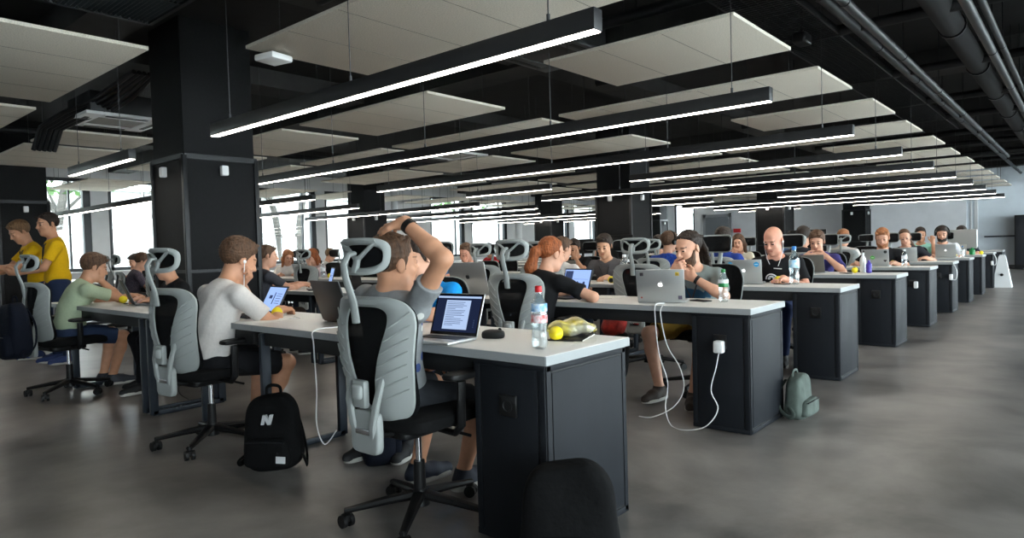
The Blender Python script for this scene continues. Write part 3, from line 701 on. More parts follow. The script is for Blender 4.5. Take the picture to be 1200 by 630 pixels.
def hand(F, w, d, n, side, curl=.4, S=1.0, spread=1.0, thumb=1.0, fat=1.0):
    d = nrm(d); n = np.asarray(n, np.float32); n = nrm(n-d*(n@d)); s = np.cross(d, n)*(1 if side == 'R' else -1); s = nrm(s)
    w = np.asarray(w, np.float32)
    F.rc(w, w+d*.045*S, .025*S, .026*S, .02); off = [.031, .0105, -.010, -.029]; Ls = [.072, .080, .074, .058]
    for i in range(4):
        K = w+d*(.088-.004*abs(i-1.2))*S+s*off[i]*S*spread; F.rc(w+d*.018*S+s*off[i]*.6*S, K, .0145*S, .0125*S, .014)
        c = curl*(1+.12*i) if not isinstance(curl, (list, tuple)) else curl[i]; p = K; ang = 0
        fd0 = nrm(d+s*(off[i]*2.2*(spread-.6)))
        for q, (fr, am) in enumerate(((.45, .85), (.30, 1.15), (.25, .75))):
            ang += c*am; fd = fd0*math.cos(ang)+n*math.sin(ang); e = p+fd*Ls[i]*fr*S
            F.rc(p, e, (.0092-.0008*q)*fat*S, (.0085-.0008*q)*fat*S, .005); p = e
    b = w+d*.022*S+s*.024*S; e1 = b+nrm(d*.6+s*.75*thumb+n*.3)*.042*S; F.rc(w+d*.01*S+s*.01*S, b, .018*S, .0165*S, .015); F.rc(b, e1, .0155*S, .012*S, .012)
    e2 = e1+nrm(d*.9+s*.25*thumb+n*.3)*.033*S; F.rc(e1, e2, .0108*fat*S, .0098*fat*S, .006); F.rc(e2, e2+nrm(d+n*.35-s*.1)*.024*S, .0095*fat*S, .008*fat*S, .006)
def person(label, x, y, rz, pel=(0, 0, .53), lean=.12, lean2=None, side=0, twist=0, hd=(0, .25, 0), neck=(0, .035), arms=None, legs=None, seated=True,
           hair=('short', 'brown'), beard=None, sk='fair', shirt=('grey', (110, 112, 114), None), sleeve='short', pants=('navy', (38, 44, 58)), shorts=False, shoe=(28, 28, 30),
           h=.011, S=1.0, slv=.68, female=False, extras=(), name='person', collar=None, stuff=None, hem=0):
    root = empty(name, (x, y, 0), rz, label, 'person'); lean2 = lean*1.35 if lean2 is None else lean2
    pel = A3(*pel); tw = twist
    def frame(l, t):
        up = nrm((math.tan(side), math.tan(l), 1)); f0 = A3(-math.sin(t), math.cos(t), 0); r = nrm(np.cross(f0, up)); return r, nrm(np.cross(up, r)), up
    r1, f1, u1 = frame(lean*.7, tw*.4); r2, f2, u2 = frame(lean2, tw)
    Mi = pel+u1*.21*S; N = Mi+u2*.255*S; C = Mi+u2*.10*S
    R1 = np.stack([r1, f1, u1], 1); R2 = np.stack([r2, f2, u2], 1); sw = (.155 if female else .178)*S
    HR = rotm(*hd); HC = N+A3(0, 0, 0)+r2*neck[0]*S+f2*neck[1]*S+A3(0, 0, 1)*.075*S+A3(0, 0, neck[2] if len(neck) > 2 else 0)+u2*.055*S+HR[:, 2]*.03*S+HR[:, 1]*.01
    SH = {'L': N-r2*sw-u2*.072*S, 'R': N+r2*sw-u2*.072*S}
    B = Field()
    # torso (under the clothes)
    B.el(C, (.15*S, .098*S, .18*S), R2, .03); B.el(Mi-u1*.08*S, (.13*S, .095*S, .15*S), R1, .05); B.el(pel+u1*.01, (.15*S, .11*S, .1*S), R1, .05)
    B.rc(N-u2*.05*S, SH['L'], .05*S, .046*S, .04); B.rc(N-u2*.05*S, SH['R'], .05*S, .046*S, .04)
    nb = N-u2*.02*S; B.rc(nb-u2*.03, HC-HR[:, 2]*.05*S-HR[:, 1]*.02*S, (.048 if female else .054)*S, (.046 if female else .052)*S, .03)
    HS = S*1.05; H = lambda a, b, c: HC+HR@(A3(a, b, c)*HS)
    # head with a face
    B.el(H(0, -.012, .035), A3(.074, .094, .088)*HS, HR, .02); B.el(H(0, .028, -.038), A3(.058, .066, .078)*HS, HR, .03)
    B.rc(H(-.03, .03, -.085), H(.03, .03, -.085), .03*S, .03*S, .03); B.rc(H(0, .066, -.093), H(0, .074, -.09), .02*S, .018*S, .02)
    B.rc(H(-.034, .078, .03), H(.034, .078, .03), .011*S, .011*S, .018)
    for s in (-1, 1):
        B.el(H(s*.031, .103, .010), A3(.018, .017, .011)*HS, HR, .012, -1); B.el(H(s*.031, .081, .009), A3(.0125, .0125, .011)*HS, HR, .003)
        B.rc(H(s*.04, .068, -.025), H(s*.03, .072, -.03), .016*S, .014*S, .025)
        B.el(H(s*.077, -.012, -.002), A3(.008, .019, .032)*HS, HR@np.array(Matrix.Rotation(s*-.35, 3, 'Z'), np.float32), .006)
    B.rc(H(0, .090, .018), H(0, .111, -.020), .007*S, .011*S, .010); B.rc(H(-.011, .098, -.026), H(.011, .098, -.026), .008*S, .008*S, .008)
    B.rc(H(-.019, .084, -.052), H(.019, .084, -.052), .0075*S, .0075*S, .006); B.rc(H(-.016, .083, -.064), H(.016, .083, -.064), .008*S, .008*S, .006); B.rc(H(-.022, .098, -.058), H(.022, .098, -.058), .0022*S, .0022*S, .003, -1)
    # arms
    arms = arms or {}; AJ = {}
    ua, fa = .275*S, .25*S
    for sd in 'LR':
        sg = -1 if sd == 'L' else 1
        a = arms.get(sd, {}); tgt = a.get('w', (sg*.15, .36, .80)); pole = a.get('pole', (sg*.8, -.5, -.7)); sh = SH[sd]+A3(*a.get('sh', (0, 0, 0)))
        if 'wh' in a: tgt = H(*a['wh'])
        if 'dh' in a: a = dict(a, d=HR@A3(*a['dh']))
        if 'nh' in a: a = dict(a, n=HR@A3(*a['nh']))
        if 'e' in a: E = A3(*a['e']); E = sh+nrm(E-sh)*ua; W = E+nrm(A3(*tgt)-E)*fa
        else: E, W = ik(sh, tgt, ua, fa, pole)
        AJ[sd] = (sh, E, W, a); m = E*.62+sh*.38
        B.rc(sh, E, .046*S, .037*S, .025); B.rc(E, E+(W-E)*.3, .037*S, .039*S, .02); B.rc(E+(W-E)*.3, W, .039*S, .0265*S, .02)
        hand(B, W, a.get('d', nrm(W-E)), a.get('n', (0, 0, -1)), sd, a.get('curl', .4), S*a.get('hs', 1), a.get('spread', 1), a.get('th', 1), 1.0 if h < .007 else 1.12)
    # legs
    LJ = {}; legs = legs or {}; tl, sl = .42*S, .405*S
    for sd in 'LR':
        sg = -1 if sd == 'L' else 1; a = legs.get(sd, {}); hip = pel+r1*sg*.085*S-A3(0, 0, .015)
        an = a.get('a', (sg*.12, .44, .09) if seated else (sg*.1, 0, .09)); K, An = ik(hip, an, tl, sl, a.get('pole', (sg*.15, .9, .6)))
        fd = nrm(A3(math.sin(a.get('yaw', sg*.2)), math.cos(a.get('yaw', sg*.2)), 0)); LJ[sd] = (hip, K, An, fd)
        B.rc(hip, K, .072*S, .052*S, .03); B.rc(K, K+(An-K)*.3, .05*S, .052*S, .02); B.rc(K+(An-K)*.3, An, .052*S, .034*S, .02); B.rc(An, An-A3(0, 0, .035)+fd*.05, .034*S, .026*S, .02)
    hm = hairm(hair[1] if hair else 'brown')
    def cls(c):
        q = (c-HC)@HR/S; o = np.zeros(len(c), np.int32); f = q[:, 1] > .06
        o[f & (np.abs(q[:, 2]-.009) < .0062) & (np.abs(np.abs(q[:, 0])-.031) < .0125)] = 1
        o[f & (np.abs(q[:, 2]+.058) < .0085) & (np.abs(q[:, 0]) < .019) & (q[:, 1] > .07)] = 2
        o[f & (np.abs(q[:, 2]-.033-.1*(np.abs(q[:, 0])-.03)*-1) < .0045) & (np.abs(np.abs(q[:, 0])-.035) < .017)] = 3
        return o
    sm = skin(sk)
    mesh_obj('body', B, h, [sm, mat('eye_dark', (46, 36, 32), .25), mat('lips_'+sk, tuple(int(c*f_) for c, f_ in zip(SKIN[sk], (.88, .74, .74))), .5), brow(hair[1] if hair else 'brown', sk)], root, None, cls)
    # hair
    hs = hair[0] if hair else None
    if hs and hs != 'bald':
        F = Field(); lift = {'short': .010, 'crop': .005, 'tousled': .014, 'long': .011, 'tied': .008, 'dreads': .007}[hs]
        pa, pb = H(0, .080, .086), H(0, -.07, -.062)
        if hs in ('long',): pb = H(0, -.02, -.10)
        if hs in ('dreads', 'tied'): pa = H(0, .052, .102); pb = H(0, -.075, -.055)
        ax = nrm(pb-pa); nn = nrm(np.cross(HR[:, 0], ax)); nn = nn if nn@(HC+HR@A3(0, 0, .1)-pa) < 0 else -nn
        cut = ((pa, nn),)
        F.el(H(0, -.021, .043), (A3(.0745, .0945, .086)+lift)*HS, HR, .01, 1, cut)
        if hs in ('short', 'tousled'): F.el(H(0, .008, .088), A3(.062, .072, .044)*HS, HR, .02, 1, cut)
        if hs not in ('long', 'dreads'):
            for s in (-1, 1): F.rc(H(s*.068, .012, .03), H(s*.070, .010, -.014), .011*S, .006*S, .015)
        if hs in ('short', 'tousled', 'crop'):
            R = random.Random(int(abs(x*70+y*31)))
            for q in range(26 if hs != 'crop' else 12):
                a, b_ = R.uniform(-.06, .06), R.uniform(-.05, .07); zz = .122-6*a*a-4.2*(b_-.005)**2
                u_ = R.uniform(.012, .022)*(.6 if hs == 'crop' else 1.4 if hs == 'tousled' else 1)
                F.rc(H(a, b_, zz-.012), H(a*1.15+R.uniform(-.012, .012), b_+.016, zz+u_*.55), .014*S, .005*S, .008)
        if hs == 'long':
            for s in (-1, 1):
                F.rc(H(s*.06, -.005, .06), H(s*.08, -.02, -.05), .035*S, .032*S, .03); F.rc(H(s*.08, -.02, -.05), H(s*.085, .0, -.19), .032*S, .022*S, .03)
            F.rc(H(0, -.06, .03), H(0, -.085, -.09), .07*S, .06*S, .03); F.rc(H(0, -.085, -.09), H(0, -.075, -.20), .06*S, .035*S, .03)
        if hs == 'tied':
            F.rc(H(0, -.1, .03), H(-.01, -.14, .0), .03*S, .036*S, .02); F.rc(H(-.01, -.14, 0), H(-.04, -.14, -.12), .036*S, .045*S, .02); F.rc(H(-.04, -.14, -.12), H(-.09, -.10, -.19), .045*S, .03*S, .02)
        if hs == 'dreads':
            R = random.Random(3)
            F.rc(H(0, -.09, .04), H(0, -.125, .0), .035*S, .035*S, .02)
            for q in range(11):
                a, b_ = R.uniform(-.05, .05), R.uniform(-.03, .03)
                p0, p1 = H(a*.6, -.115, .02+b_), H(a+.015, -.15+b_*.6, -.07+b_); p2 = H(a*1.5+.03, -.155+b_, -.17+b_*1.5)
                F.rc(p0, p1, .014*S, .014*S, .006); F.rc(p1, p2, .014*S, .011*S, .006)
            for q in range(9):
                a = -.07+.0175*q; F.rc(H(a, .06-abs(a)*.5, .105-abs(a)*.35), H(a*.9, -.10, .06), .011*S, .012*S, .006)
        am = {'tousled': .0045, 'short': .003, 'dreads': .003}.get(hs, .0025)
        dsp = (lambda P: am*np.sin(60*P[:, 0]+14*np.sin(30*P[:, 2]))*np.sin(52*P[:, 1]+9*np.sin(40*P[:, 0]))) if h < .012 else None
        mesh_obj('hair', F, max(h, .005), hm, root, dsp)
    if beard:
        F = Field(); c1 = ((H(0, .02, -.036), nrm(HR@A3(0, .25, 1))), (H(0, .01, 0), HR@A3(0, -1, 0)))
        F.el(H(0, .028, -.040), A3(.063, .0725, .083)*HS, HR, .01, 1, c1); F.rc(H(-.03, .035, -.088), H(.03, .035, -.088), .035*S, .035*S, .02, 1, c1); F.rc(H(0, .068, -.097), H(0, .074, -.1), .025*S, .022*S, .02, 1, c1)
        [F.rc(H(s*.064, .018, -.015), H(s*.054, .036, -.06), .010*S, .016*S, .02) for s in (-1, 1)]; F.rc(H(-.02, .09, -.044), H(.02, .09, -.044), .006*S, .006*S, .01); F.el(H(0, .1, -.056), A3(.02, .02, .009)*HS, HR, .008, -1)
        mesh_obj('beard', F, max(h*.8, .005), hairm(beard), root, lambda P: .0015*np.sin(160*P[:, 0])*np.sin(140*P[:, 2]))
    # shirt
    F = Field(); g = .011*S; nc = ((N-u2*.012*S+f2*.02*S, nrm(u2*1.0+f2*.35)),); hemc = ((pel-u1*(.045+hem), -u1),)
    F.el(C, (.15*S+g, .103*S+g, .185*S), R2, .03, 1, nc); F.el(Mi-u1*.07*S, (.135*S+g, .103*S+g, .17*S), R1, .06, 1, hemc); F.el(pel+u1*.03, (.155*S+g, .118*S+g, .11*S), R1, .05, 1, hemc)
    if female:
        for s in (-1, 1): F.el(C+r2*s*.065*S+f2*.085*S-u2*.01, (.06*S, .05*S, .06*S), R2, .04)
    F.rc(N-u2*.055*S, SH['L'], .056*S, .05*S, .05, 1, nc); F.rc(N-u2*.055*S, SH['R'], .056*S, .05*S, .05, 1, nc)
    for sd in 'LR':
        sh, E, W, a = AJ[sd]; ln = nrm(E-sh); t = {'short': slv, 'long': 1.2, 'none': .06}[sleeve]
        if sleeve == 'none': F.rc(sh, sh+ln*.02, .052*S, .05*S, .03, 1, ((sh+ln*.03, ln),)); continue
        e_ = sh+(E-sh)*min(t, 1)
        F.rc(sh, e_+ln*.02, .056*S, (.058 if sleeve == 'short' else .05)*S, .035, 1, ((e_, ln),) if sleeve == 'short' else ())
        if sleeve == 'long': fl = nrm(W-E); F.rc(E, W, .05*S, .038*S, .02, 1, ((W-fl*.02, fl),))
    sc = shirt[1] if len(shirt) > 1 else None; so = mesh_obj('shirt', F, h, shirt[3] if len(shirt) > 3 else cloth(shirt[0], shirt[1], shirt[2] if len(shirt) > 2 else None), root, fold(.004 if h < .01 else .003, 24, x*3+y))
    # trousers
    F = Field(); F.el(pel-u1*.005, (.158*S, .122*S, .112*S), R1, .03)
    for sd in 'LR':
        hip, K, An, fd = LJ[sd]; t = nrm(K-hip)
        if shorts: F.rc(hip, K, .086*S, .071*S, .04, 1, ((hip+(K-hip)*.86, t),))
        else:
            F.rc(hip, K, .083*S, .065*S, .04); sdir = nrm(An-K); F.rc(K, An+sdir*.02, .064*S, .052*S, .03, 1, ((An-sdir*.01, sdir),))
    mesh_obj('trousers', F, max(h, .008), cloth(*pants), root, fold(.003, 20, y))
    for sd in 'LR':
        hip, K, An, fd = LJ[sd]; zb = float(An[2])-.088*S; F = Field(); flo = ((A3(0, 0, zb+.012), A3(0, 0, -1)),); hl = A3(An[0], An[1], zb)-fd*.035*S; rt = np.cross(fd, A3(0, 0, 1))
        F.rc(hl+A3(0, 0, .042*S), hl+fd*.12*S+A3(0, 0, .036*S), .040*S, .043*S, .03, 1, flo); F.rc(hl+fd*.12*S+A3(0, 0, .036*S), hl+fd*.215*S+A3(0, 0, .028*S), .043*S, .034*S, .03, 1, flo); F.rc(An, hl+fd*.05+A3(0, 0, .05), .046*S, .042*S, .03, 1, ((An+A3(0, 0, .012), A3(0, 0, 1)),))
        so_ = mesh_obj('shoe', F, max(h, .007), mat('shoe_%d_%d_%d' % tuple(shoe), shoe, .7), root)
        q = hl+A3(0, 0, .012); m = MB(); m.sup(Vector((hl+fd*.095*S+A3(0, 0, .012)).tolist()), (.05*S, .148*S, .013), .3, .75, 24, 6, rot=(0, 0, -math.atan2(fd[0], fd[1])))
        m.build('sole', mat('white_sole', (176, 174, 168), .7) if stuff != 'darksole' else M_blk, so_)
    info = dict(root=root, N=N, HC=HC, HR=HR, H=H, f2=f2, u2=u2, r2=r2, C=C, AJ=AJ, S=S, pel=pel, LJ=LJ)
    for ex in extras: EXTRAS[ex](info)
    return info
V3 = lambda a: Vector([float(q) for q in a])
def x_earphones(i):
    m = MB(); c = i['N']+i['f2']*.11-i['u2']*.13
    for s in (-1, 1):
        e = i['H'](s*.083, .0, -.008); m.sup(V3(e), (.009, .012, .012), 1, 1, 8, 6)
        m.tube([V3(e), V3(i['H'](s*.082, .02, -.07)), V3(i['N']+i['r2']*s*.06+i['f2']*.085), V3(c+i['r2']*s*.01), V3(c-i['u2']*.12+i['f2']*.01)], .0028, 6)
    m.build('earphones', M_whitep, i['root'])
def x_headphones(i):
    m = MB(); S = i['S']
    m.tube([V3(i['H'](.098*math.cos(a), -.01, .03+.105*math.sin(a))) for a in [PI*k/12 for k in range(13)]], .011, 8)
    for s in (-1, 1):
        M = MB(); p0, p1 = i['H'](s*.078, -.012, .0), i['H'](s*.108, -.012, .0); m.tube([V3(p0), V3(p1)], [.038, .034], 16)
    m.build('headphones', M_blk, i['root'])
def x_lanyard(i):
    m = MB(); c = i['C']+i['f2']*.125-i['u2']*.06
    for s in (-1, 1): m.tube([V3(i['N']-i['f2']*.05+i['u2']*.01), V3(i['N']+i['r2']*s*.065+i['f2']*.01), V3(i['N']+i['r2']*s*.06+i['f2']*.10-i['u2']*.06), V3(c)], .006, 6)
    o = m.build('lanyard', mat('dark_ribbon', (40, 36, 40), .7), i['root']); b = MB(); b.box(V3(c-i['u2']*.05+i['f2']*.012), (.07, .006, .1)); b.build('badge', M_paper, o)
def x_sunglasses(i):
    m = MB()
    for s in (-1, 1): m.sup(V3(i['H'](s*.034, .075, .105)), (.03, .012, .02), .6, .6, 14, 8); m.tube([V3(i['H'](s*.06, .07, .10)), V3(i['H'](s*.085, 0, .06)), V3(i['H'](s*.082, -.03, .03))], .004, 6)
    m.build('sunglasses', M_blk, i['root'])
def x_watchR(i): band(i, 'R', M_blk)
def x_watchL(i): band(i, 'L', M_blk)
def band(i, sd, m_, nm='watch'):
    sh, E, W, a = i['AJ'][sd]; d = nrm(E-W); m = MB(); m.tube([V3(W+d*.012), V3(W+d*.035)], .034*i['S'], 16); m.build(nm, m_, i['root'])
def x_blueband(i): band(i, 'R', mat('pale_blue_band', (140, 196, 220), .5), 'wristband')
def x_panel(i):                           # dark blue front panel of a grey polo shirt
    F = Field(); a = i['C']; R2 = np.stack([i['r2'], i['f2'], i['u2']], 1); S = i['S']
    F.el(a-i['u2']*.03, (.158*S, .121*S, .20*S), R2, .02, 1, ((a+i['u2']*.06*S, nrm(i['u2']+i['f2']*.3)), (a+i['r2']*.13*S, i['r2']), (a-i['r2']*.13*S, -i['r2']), (a, -i['f2'])))
    mesh_obj('shirt_panel', F, .008, cloth('petrol', (40, 72, 96)), i['root'], fold(.003))
def x_logo(i):                            # round white mark and small name strip on a black T-shirt
    c = i['C']+i['f2']*.118*i['S']; m = MB(); R = i['r2']; U = i['u2']
    def surf(x_, z_): return V3(c+R*x_+U*z_+i['f2']*(.006-.9*x_*x_))
    for r_ in (.052, .03): m.tube([surf(.03+r_*math.cos(a), -.03+r_*math.sin(a)) for a in [2*PI*k/20*.86 for k in range(21)]], .0065, 6)
    m.tube([surf(.03-.06+.02*k, -.03+.03*(k % 2)) for k in range(5)], .006, 6)
    m.build('shirt_print', M_whitep, i['root'])
    MB().tube([surf(-.07, .075), surf(-.03, .08), surf(.0, .083)], .008, 6, flat=.6).build('name_strip', M_paper, i['root'])
EXTRAS = dict(earphones=x_earphones, headphones=x_headphones, lanyard=x_lanyard, sunglasses=x_sunglasses, watchR=x_watchR, watchL=x_watchL, blueband=x_blueband, panel=x_panel, logo=x_logo)

# ------------------------------------------------------------------ things on, under and beside the desks
def apple(m, cx, cz, s, y, mi=0):           # bitten fruit with a leaf, as a thin raised emblem facing +y
    pts = []
    for k in range(40):
        a = 2*PI*k/40; r = .5*(1+.10*math.cos(2*a)-.06*math.sin(a)**3) ; x_, z_ = r*math.cos(a)*.92, r*math.sin(a)
        if abs(a-PI/2) < .5: z_ -= .09*(1-abs(a-PI/2)/.5)
        if abs(a-3*PI/2) < .4: z_ += .05*(1-abs(a-3*PI/2)/.4)
        dx, dz = x_-.56, z_-.06; dd = math.hypot(dx, dz)
        if dd < .2: x_, z_ = .56+dx/dd*.2, .06+dz/dd*.2
        pts.append((cx+x_*s, cz+z_*s))
    m.prism(pts, y, y+.0012, lambda a, b, d: (a, d, b), mi)
    lf = [(cx+(.03+.13*math.sin(PI*q/6))*s if False else cx+s*(.02+.22*q/6+(.06 if k else -.04)*math.sin(PI*q/6)), cz+s*(.50+.26*q/6)) for k in (0, 1) for q in (range(7) if k == 0 else range(6, -1, -1))]
    m.prism(lf, y, y+.0012, lambda a, b, d: (a, d, b), mi)
def laptop(x, y, rz, label, w_=.30, d_=.205, lid='alu', screen='blue', ang=105, logo=True, stickers=(), z=.7505, glow=True):
    L_ = empty('laptop', (x, y, z), rz, label, 'laptop', 'laptops on the desks')
    lm = {'alu': M_alu, 'dark': M_dlid, 'grey': M_slid}[lid]; bm_ = M_dlid if lid == 'dark' else M_alu
    MB().box((0, -d_/2, .009), (w_, d_, .013), bev=.004).build('base', bm_, L_)
    k = MB(); rows = 6
    k.box((0, -d_*.34, .0157), (w_*.86, d_*.47, .0008))
    for r in range(rows):
        for c in range(14): k.box((-w_*.41+w_*.82*(c+.5)/14, -d_*.13-d_*.42*(r+.5)/rows, .0166), (w_*.052, d_*.058, .0014))
    k.build('keyboard', M_key, L_)
    MB().box((0, -d_*.80, .0157), (w_*.34, d_*.3, .0008)).build('trackpad', mat('trackpad_'+lid, (150, 150, 150) if lid != 'dark' else (50, 50, 52), .3), L_)
    a = math.radians(ang-90); lo = MB(); lh = d_*1.02
    M = Matrix.Translation((0, 0, .014)) @ Matrix.Rotation(-a, 4, 'X')
    lo.M = M; lo.box((0, .004, lh/2), (w_, .007, lh), bev=.003); lido = lo.build('lid', lm, L_)
    b = MB(); b.M = M; b.box((0, -.0002, lh/2), (w_-.006, .001, lh-.006)); b.build('bezel', M_bezel, lido)
    s = MB(); s.M = M; sw, sh = w_-.022, lh-.028
    s.box((0, -.0008, lh/2+.003), (sw, .0008, sh))
    so = s.build('screen', M_sdark if screen in ('doc', 'dark') else M_sblue, lido)
    t = MB(); t.M = M
    if screen == 'doc':
        p = MB(); p.M = M; p.box((0, -.0014, lh/2-.002), (sw*.56, .0006, sh*.80)); p.box((0, -.0014, lh/2+.003+sh*.455), (sw, .0006, sh*.05)); p.build('page', M_sdoc, so)
        for r in range(15): q = (.36+.14*rnd.random()) if r % 5 != 4 else .2; t.box((-sw*.25+sw*q/2, -.002, lh/2+sh*.33-r*sh*.045), (sw*q, .0005, sh*.012))
        for r in range(4): t.box((sw*.42, -.002, lh/2-sh*(.15+.06*r)), (sw*.02, .0005, sh*.03))
        t.build('text_lines', M_sline, so)
    elif screen == 'blue':
        t.box((-sw*.33, -.0014, lh/2), (sw*.30, .0006, sh*.92)); 
        for q in (.05, .30): t.sup((sw*q, -.0014, lh/2-.01), (.014, .001, .016), 1, 1, 12, 6)
        for r in range(4): t.box((sw*.16, -.0014, lh/2-sh*(.26+.05*r)), (sw*.44, .0006, sh*.012))
        t.box((sw*.16, -.0014, lh/2+sh*.12), (sw*.56, .0006, .0015)); t.build('page_blocks', M_sline, so)
    elif screen == 'web':
        t.box((0, -.0014, lh/2+sh*.05), (sw*.05, .0006, sh*.5)); t.box((-sw*.2, -.0014, lh/2+sh*.1), (sw*.18, .0006, sh*.14))
        for r in range(5): t.box((sw*.25, -.0014, lh/2+sh*(.25-.1*r)), (sw*.28, .0006, sh*.02))
        t.build('page_blocks', M_sline, so)
    if logo:
        g = MB(); g.M = M; s_ = w_*.105
        h = MB(); apple(h, 0, lh*.53, s_, .0076); h.v = [(-q[0], q[1], q[2]) for q in h.v]; g.add(h.v, h.f); g.build('emblem', M_logo if glow else (M_dlid if lid != 'dark' else M_slid), lido)
    for q, (sx, sz, kind, rgb, sc) in enumerate(stickers):
        g = MB(); g.M = M; mm = mat('sticker_%d_%d_%d' % rgb, rgb, .5)
        if kind == 'disc': g.tube([(sx*w_, .0075, sz*lh), (sx*w_, .0084, sz*lh)], sc, 20)
        elif kind == 'hex': g.tube([(sx*w_, .0075, sz*lh), (sx*w_, .0084, sz*lh)], sc, 6)
        elif kind == 'heart':
            pts = [(sx*w_+sc*.06*16*math.sin(t_)**3, sz*lh+sc*.06*(13*math.cos(t_)-5*math.cos(2*t_)-2*math.cos(3*t_)-math.cos(4*t_))) for t_ in [2*PI*k_/24 for k_ in range(24)]]
            g.prism(pts, .0075, .0084, lambda a_, b_, d_: (a_, d_, b_))
        else: g.box((sx*w_, .0079, sz*lh), (sc*1.8, .0009, sc*1.8), bev=.0004)
        st = g.build('sticker', mm, lido)
        if kind in ('disc', 'hex') and sc > .02:
            g = MB(); g.M = M; g.box((sx*w_, .0088, sz*lh), (sc*1.1, .0006, sc*.22)); g.build('sticker_text', M_whitep, st)
        if kind == 'fa':
            g = MB(); g.M = M; b_ = sc*.28; X0 = sx*w_   # letters f and a, seen from behind the lid (x runs the other way)
            for (px, pz, wx, wz) in ((.42, 0, .16, 1.1), (.30, .55, .34, .16), (.36, .12, .5, .14), (-.38, -.1, .16, .75), (-.14, .2, .4, .14), (.02, -.28, .14, .45), (-.16, -.05, .36, .13), (-.16, -.46, .36, .13)):
                g.box((X0+px*sc, .0088, sz*lh+pz*sc), (wx*sc, .0006, wz*sc))
            g.build('sticker_letters', M_blk, st)
    return L_
laptop(-2.125, 2.052, .095, 'open silver laptop showing a text page on the foreground desk end', .272, .19, 'alu', 'doc', 110)
laptop(-4.03, 2.235, -.10, 'dark laptop with a pale blue screen before the man in the white T-shirt', .27, .19, 'dark', 'web', 118, False)
laptop(-3.17, 2.18, PI-.15, 'black laptop with its lid towards the camera left of the grey shirted man', .36, .235, 'dark', 'dark', 108, False)
laptop(-6.08, 2.17, PI-.25, 'dark laptop with its lid towards the camera on the left desk', .33, .22, 'dark', 'blue', 112, True, (), .7505, False)
laptop(-2.135, 3.985, PI+.34, 'silver laptop with stickers and glowing emblem before the man with dreadlocks', .31, .215, 'alu', 'web', 106, True, ((.38, .86, 'sq', (46, 40, 44), .013), (-.36, .86, 'fa', (214, 176, 40), .0135), (-.40, .12, 'sq', (70, 60, 80), .014), (.41, .12, 'disc', (150, 50, 40), .006)))
laptop(-2.36, 5.97, PI+.22, 'silver laptop with two round blue stickers before the bald man', .31, .215, 'alu', 'web', 105, True, ((.37, .80, 'disc', (38, 150, 206), .024), (-.36, .80, 'hex', (38, 150, 206), .025)))
laptop(-2.40, 8.03, PI+.1, 'grey laptop before the man resting his mouth on his hands', .30, .21, 'grey', 'web', 110)
laptop(-2.14, 9.93, PI+.05, 'silver laptop with green sticker before the red-bearded man', .32, .22, 'alu', 'web', 105, False, ((.1, .5, 'disc', (86, 172, 70), .026), (-.38, .84, 'disc', (40, 44, 44), .02), (-.36, .3, 'heart', (50, 40, 40), .02), (.42, .9, 'sq', (36, 40, 46), .012)))
laptop(-2.12, 11.78, PI+.1, 'pale laptop before the seated person leaning sideways', .30, .21, 'alu', 'web', 105, False)
laptop(-1.86, 13.72, PI, 'silver laptop with lit emblem before the man with headphones', .31, .22, 'alu', 'web', 104)
laptop(-2.98, 4.17, -.22, 'dark laptop with a blue and white page before the red-haired person', .31, .21, 'dark', 'blue', 108, False)
laptop(-4.45, 6.08, PI+.1, 'grey laptop lid before the man covering his face', .34, .22, 'grey', 'dark', 104, False)
laptop(-6.15, 4.13, -.5, 'laptop with a pale blue screen typed on by the man beside the big pillar', .32, .22, 'dark', 'web', 104, False)
laptop(-5.72, 4.14, PI-.1, 'black laptop lid right of the pale blue screen on the second row', .36, .24, 'dark', 'dark', 100, True, (), .7505, False)
laptop(-9.6, 5.95, PI+.15, 'silver laptop before the woman holding her face', .31, .215, 'alu', 'web', 105)
laptop(-10.6, 4.1, .1, 'brown-grey laptop between the man in plaid and the man in dark', .33, .22, 'grey', 'web', 105, False)
laptop(-3.55, 8.0, 0, 'laptop with a blue screen in front of the woman in white', .32, .21, 'dark', 'blue', 105, False)
laptop(-3.3, 10.0, 0, 'laptop with a bright screen behind the black display', .32, .21, 'dark', 'web', 105, False)
def imac(x, y, rz, label, w_=.53, logo=True):
    i = empty('desktop_computer', (x, y, .75), rz, label, 'computer'); h_ = w_*.74
    m = MB(); poly = [(-.13, .0), (.10, 0), (.105, .004), (.02, .01), (-.13, .006)]
    MB().box((0, .01, .004), (.2, .17, .008), bev=.003).build('foot', M_alu, i)
    MB().box((0, .06, .1), (.17, .008, .22), rot=(.25, 0, 0), bev=.003).build('stand', M_alu, i)
    MB().sup((0, .01, .12+h_/2), (w_/2, .022, h_/2), .12, .12, 40, 16).build('housing', M_alu, i)
    MB().box((0, -.0125, .12+h_*.58), (w_-.02, .003, h_*.78), bev=.001).build('screen', M_sblue, i)
    if logo: g = MB(); h = MB(); apple(h, 0, .12+h_*.57, .065, .0325); g.add([(-q[0], q[1], q[2]) for q in h.v], h.f); g.build('emblem', M_dlid, i)
    MB().tube([(.05, .08, .13), (.09, .12, .08), (.12, .14, .02), (.2, .16, .004)], .004, 6).build('power_cable', M_blk, i)
laptop(-4.0, 4.10, PI+.12, 'large silver laptop with a dark emblem seen from behind on the second desk row', .39, .27, 'alu', 'web', 104, True, (), .7505, False)
imac(-1.83, 15.45, PI-.1, 'large silver desktop computer far off beside the man with headphones', .5, False)
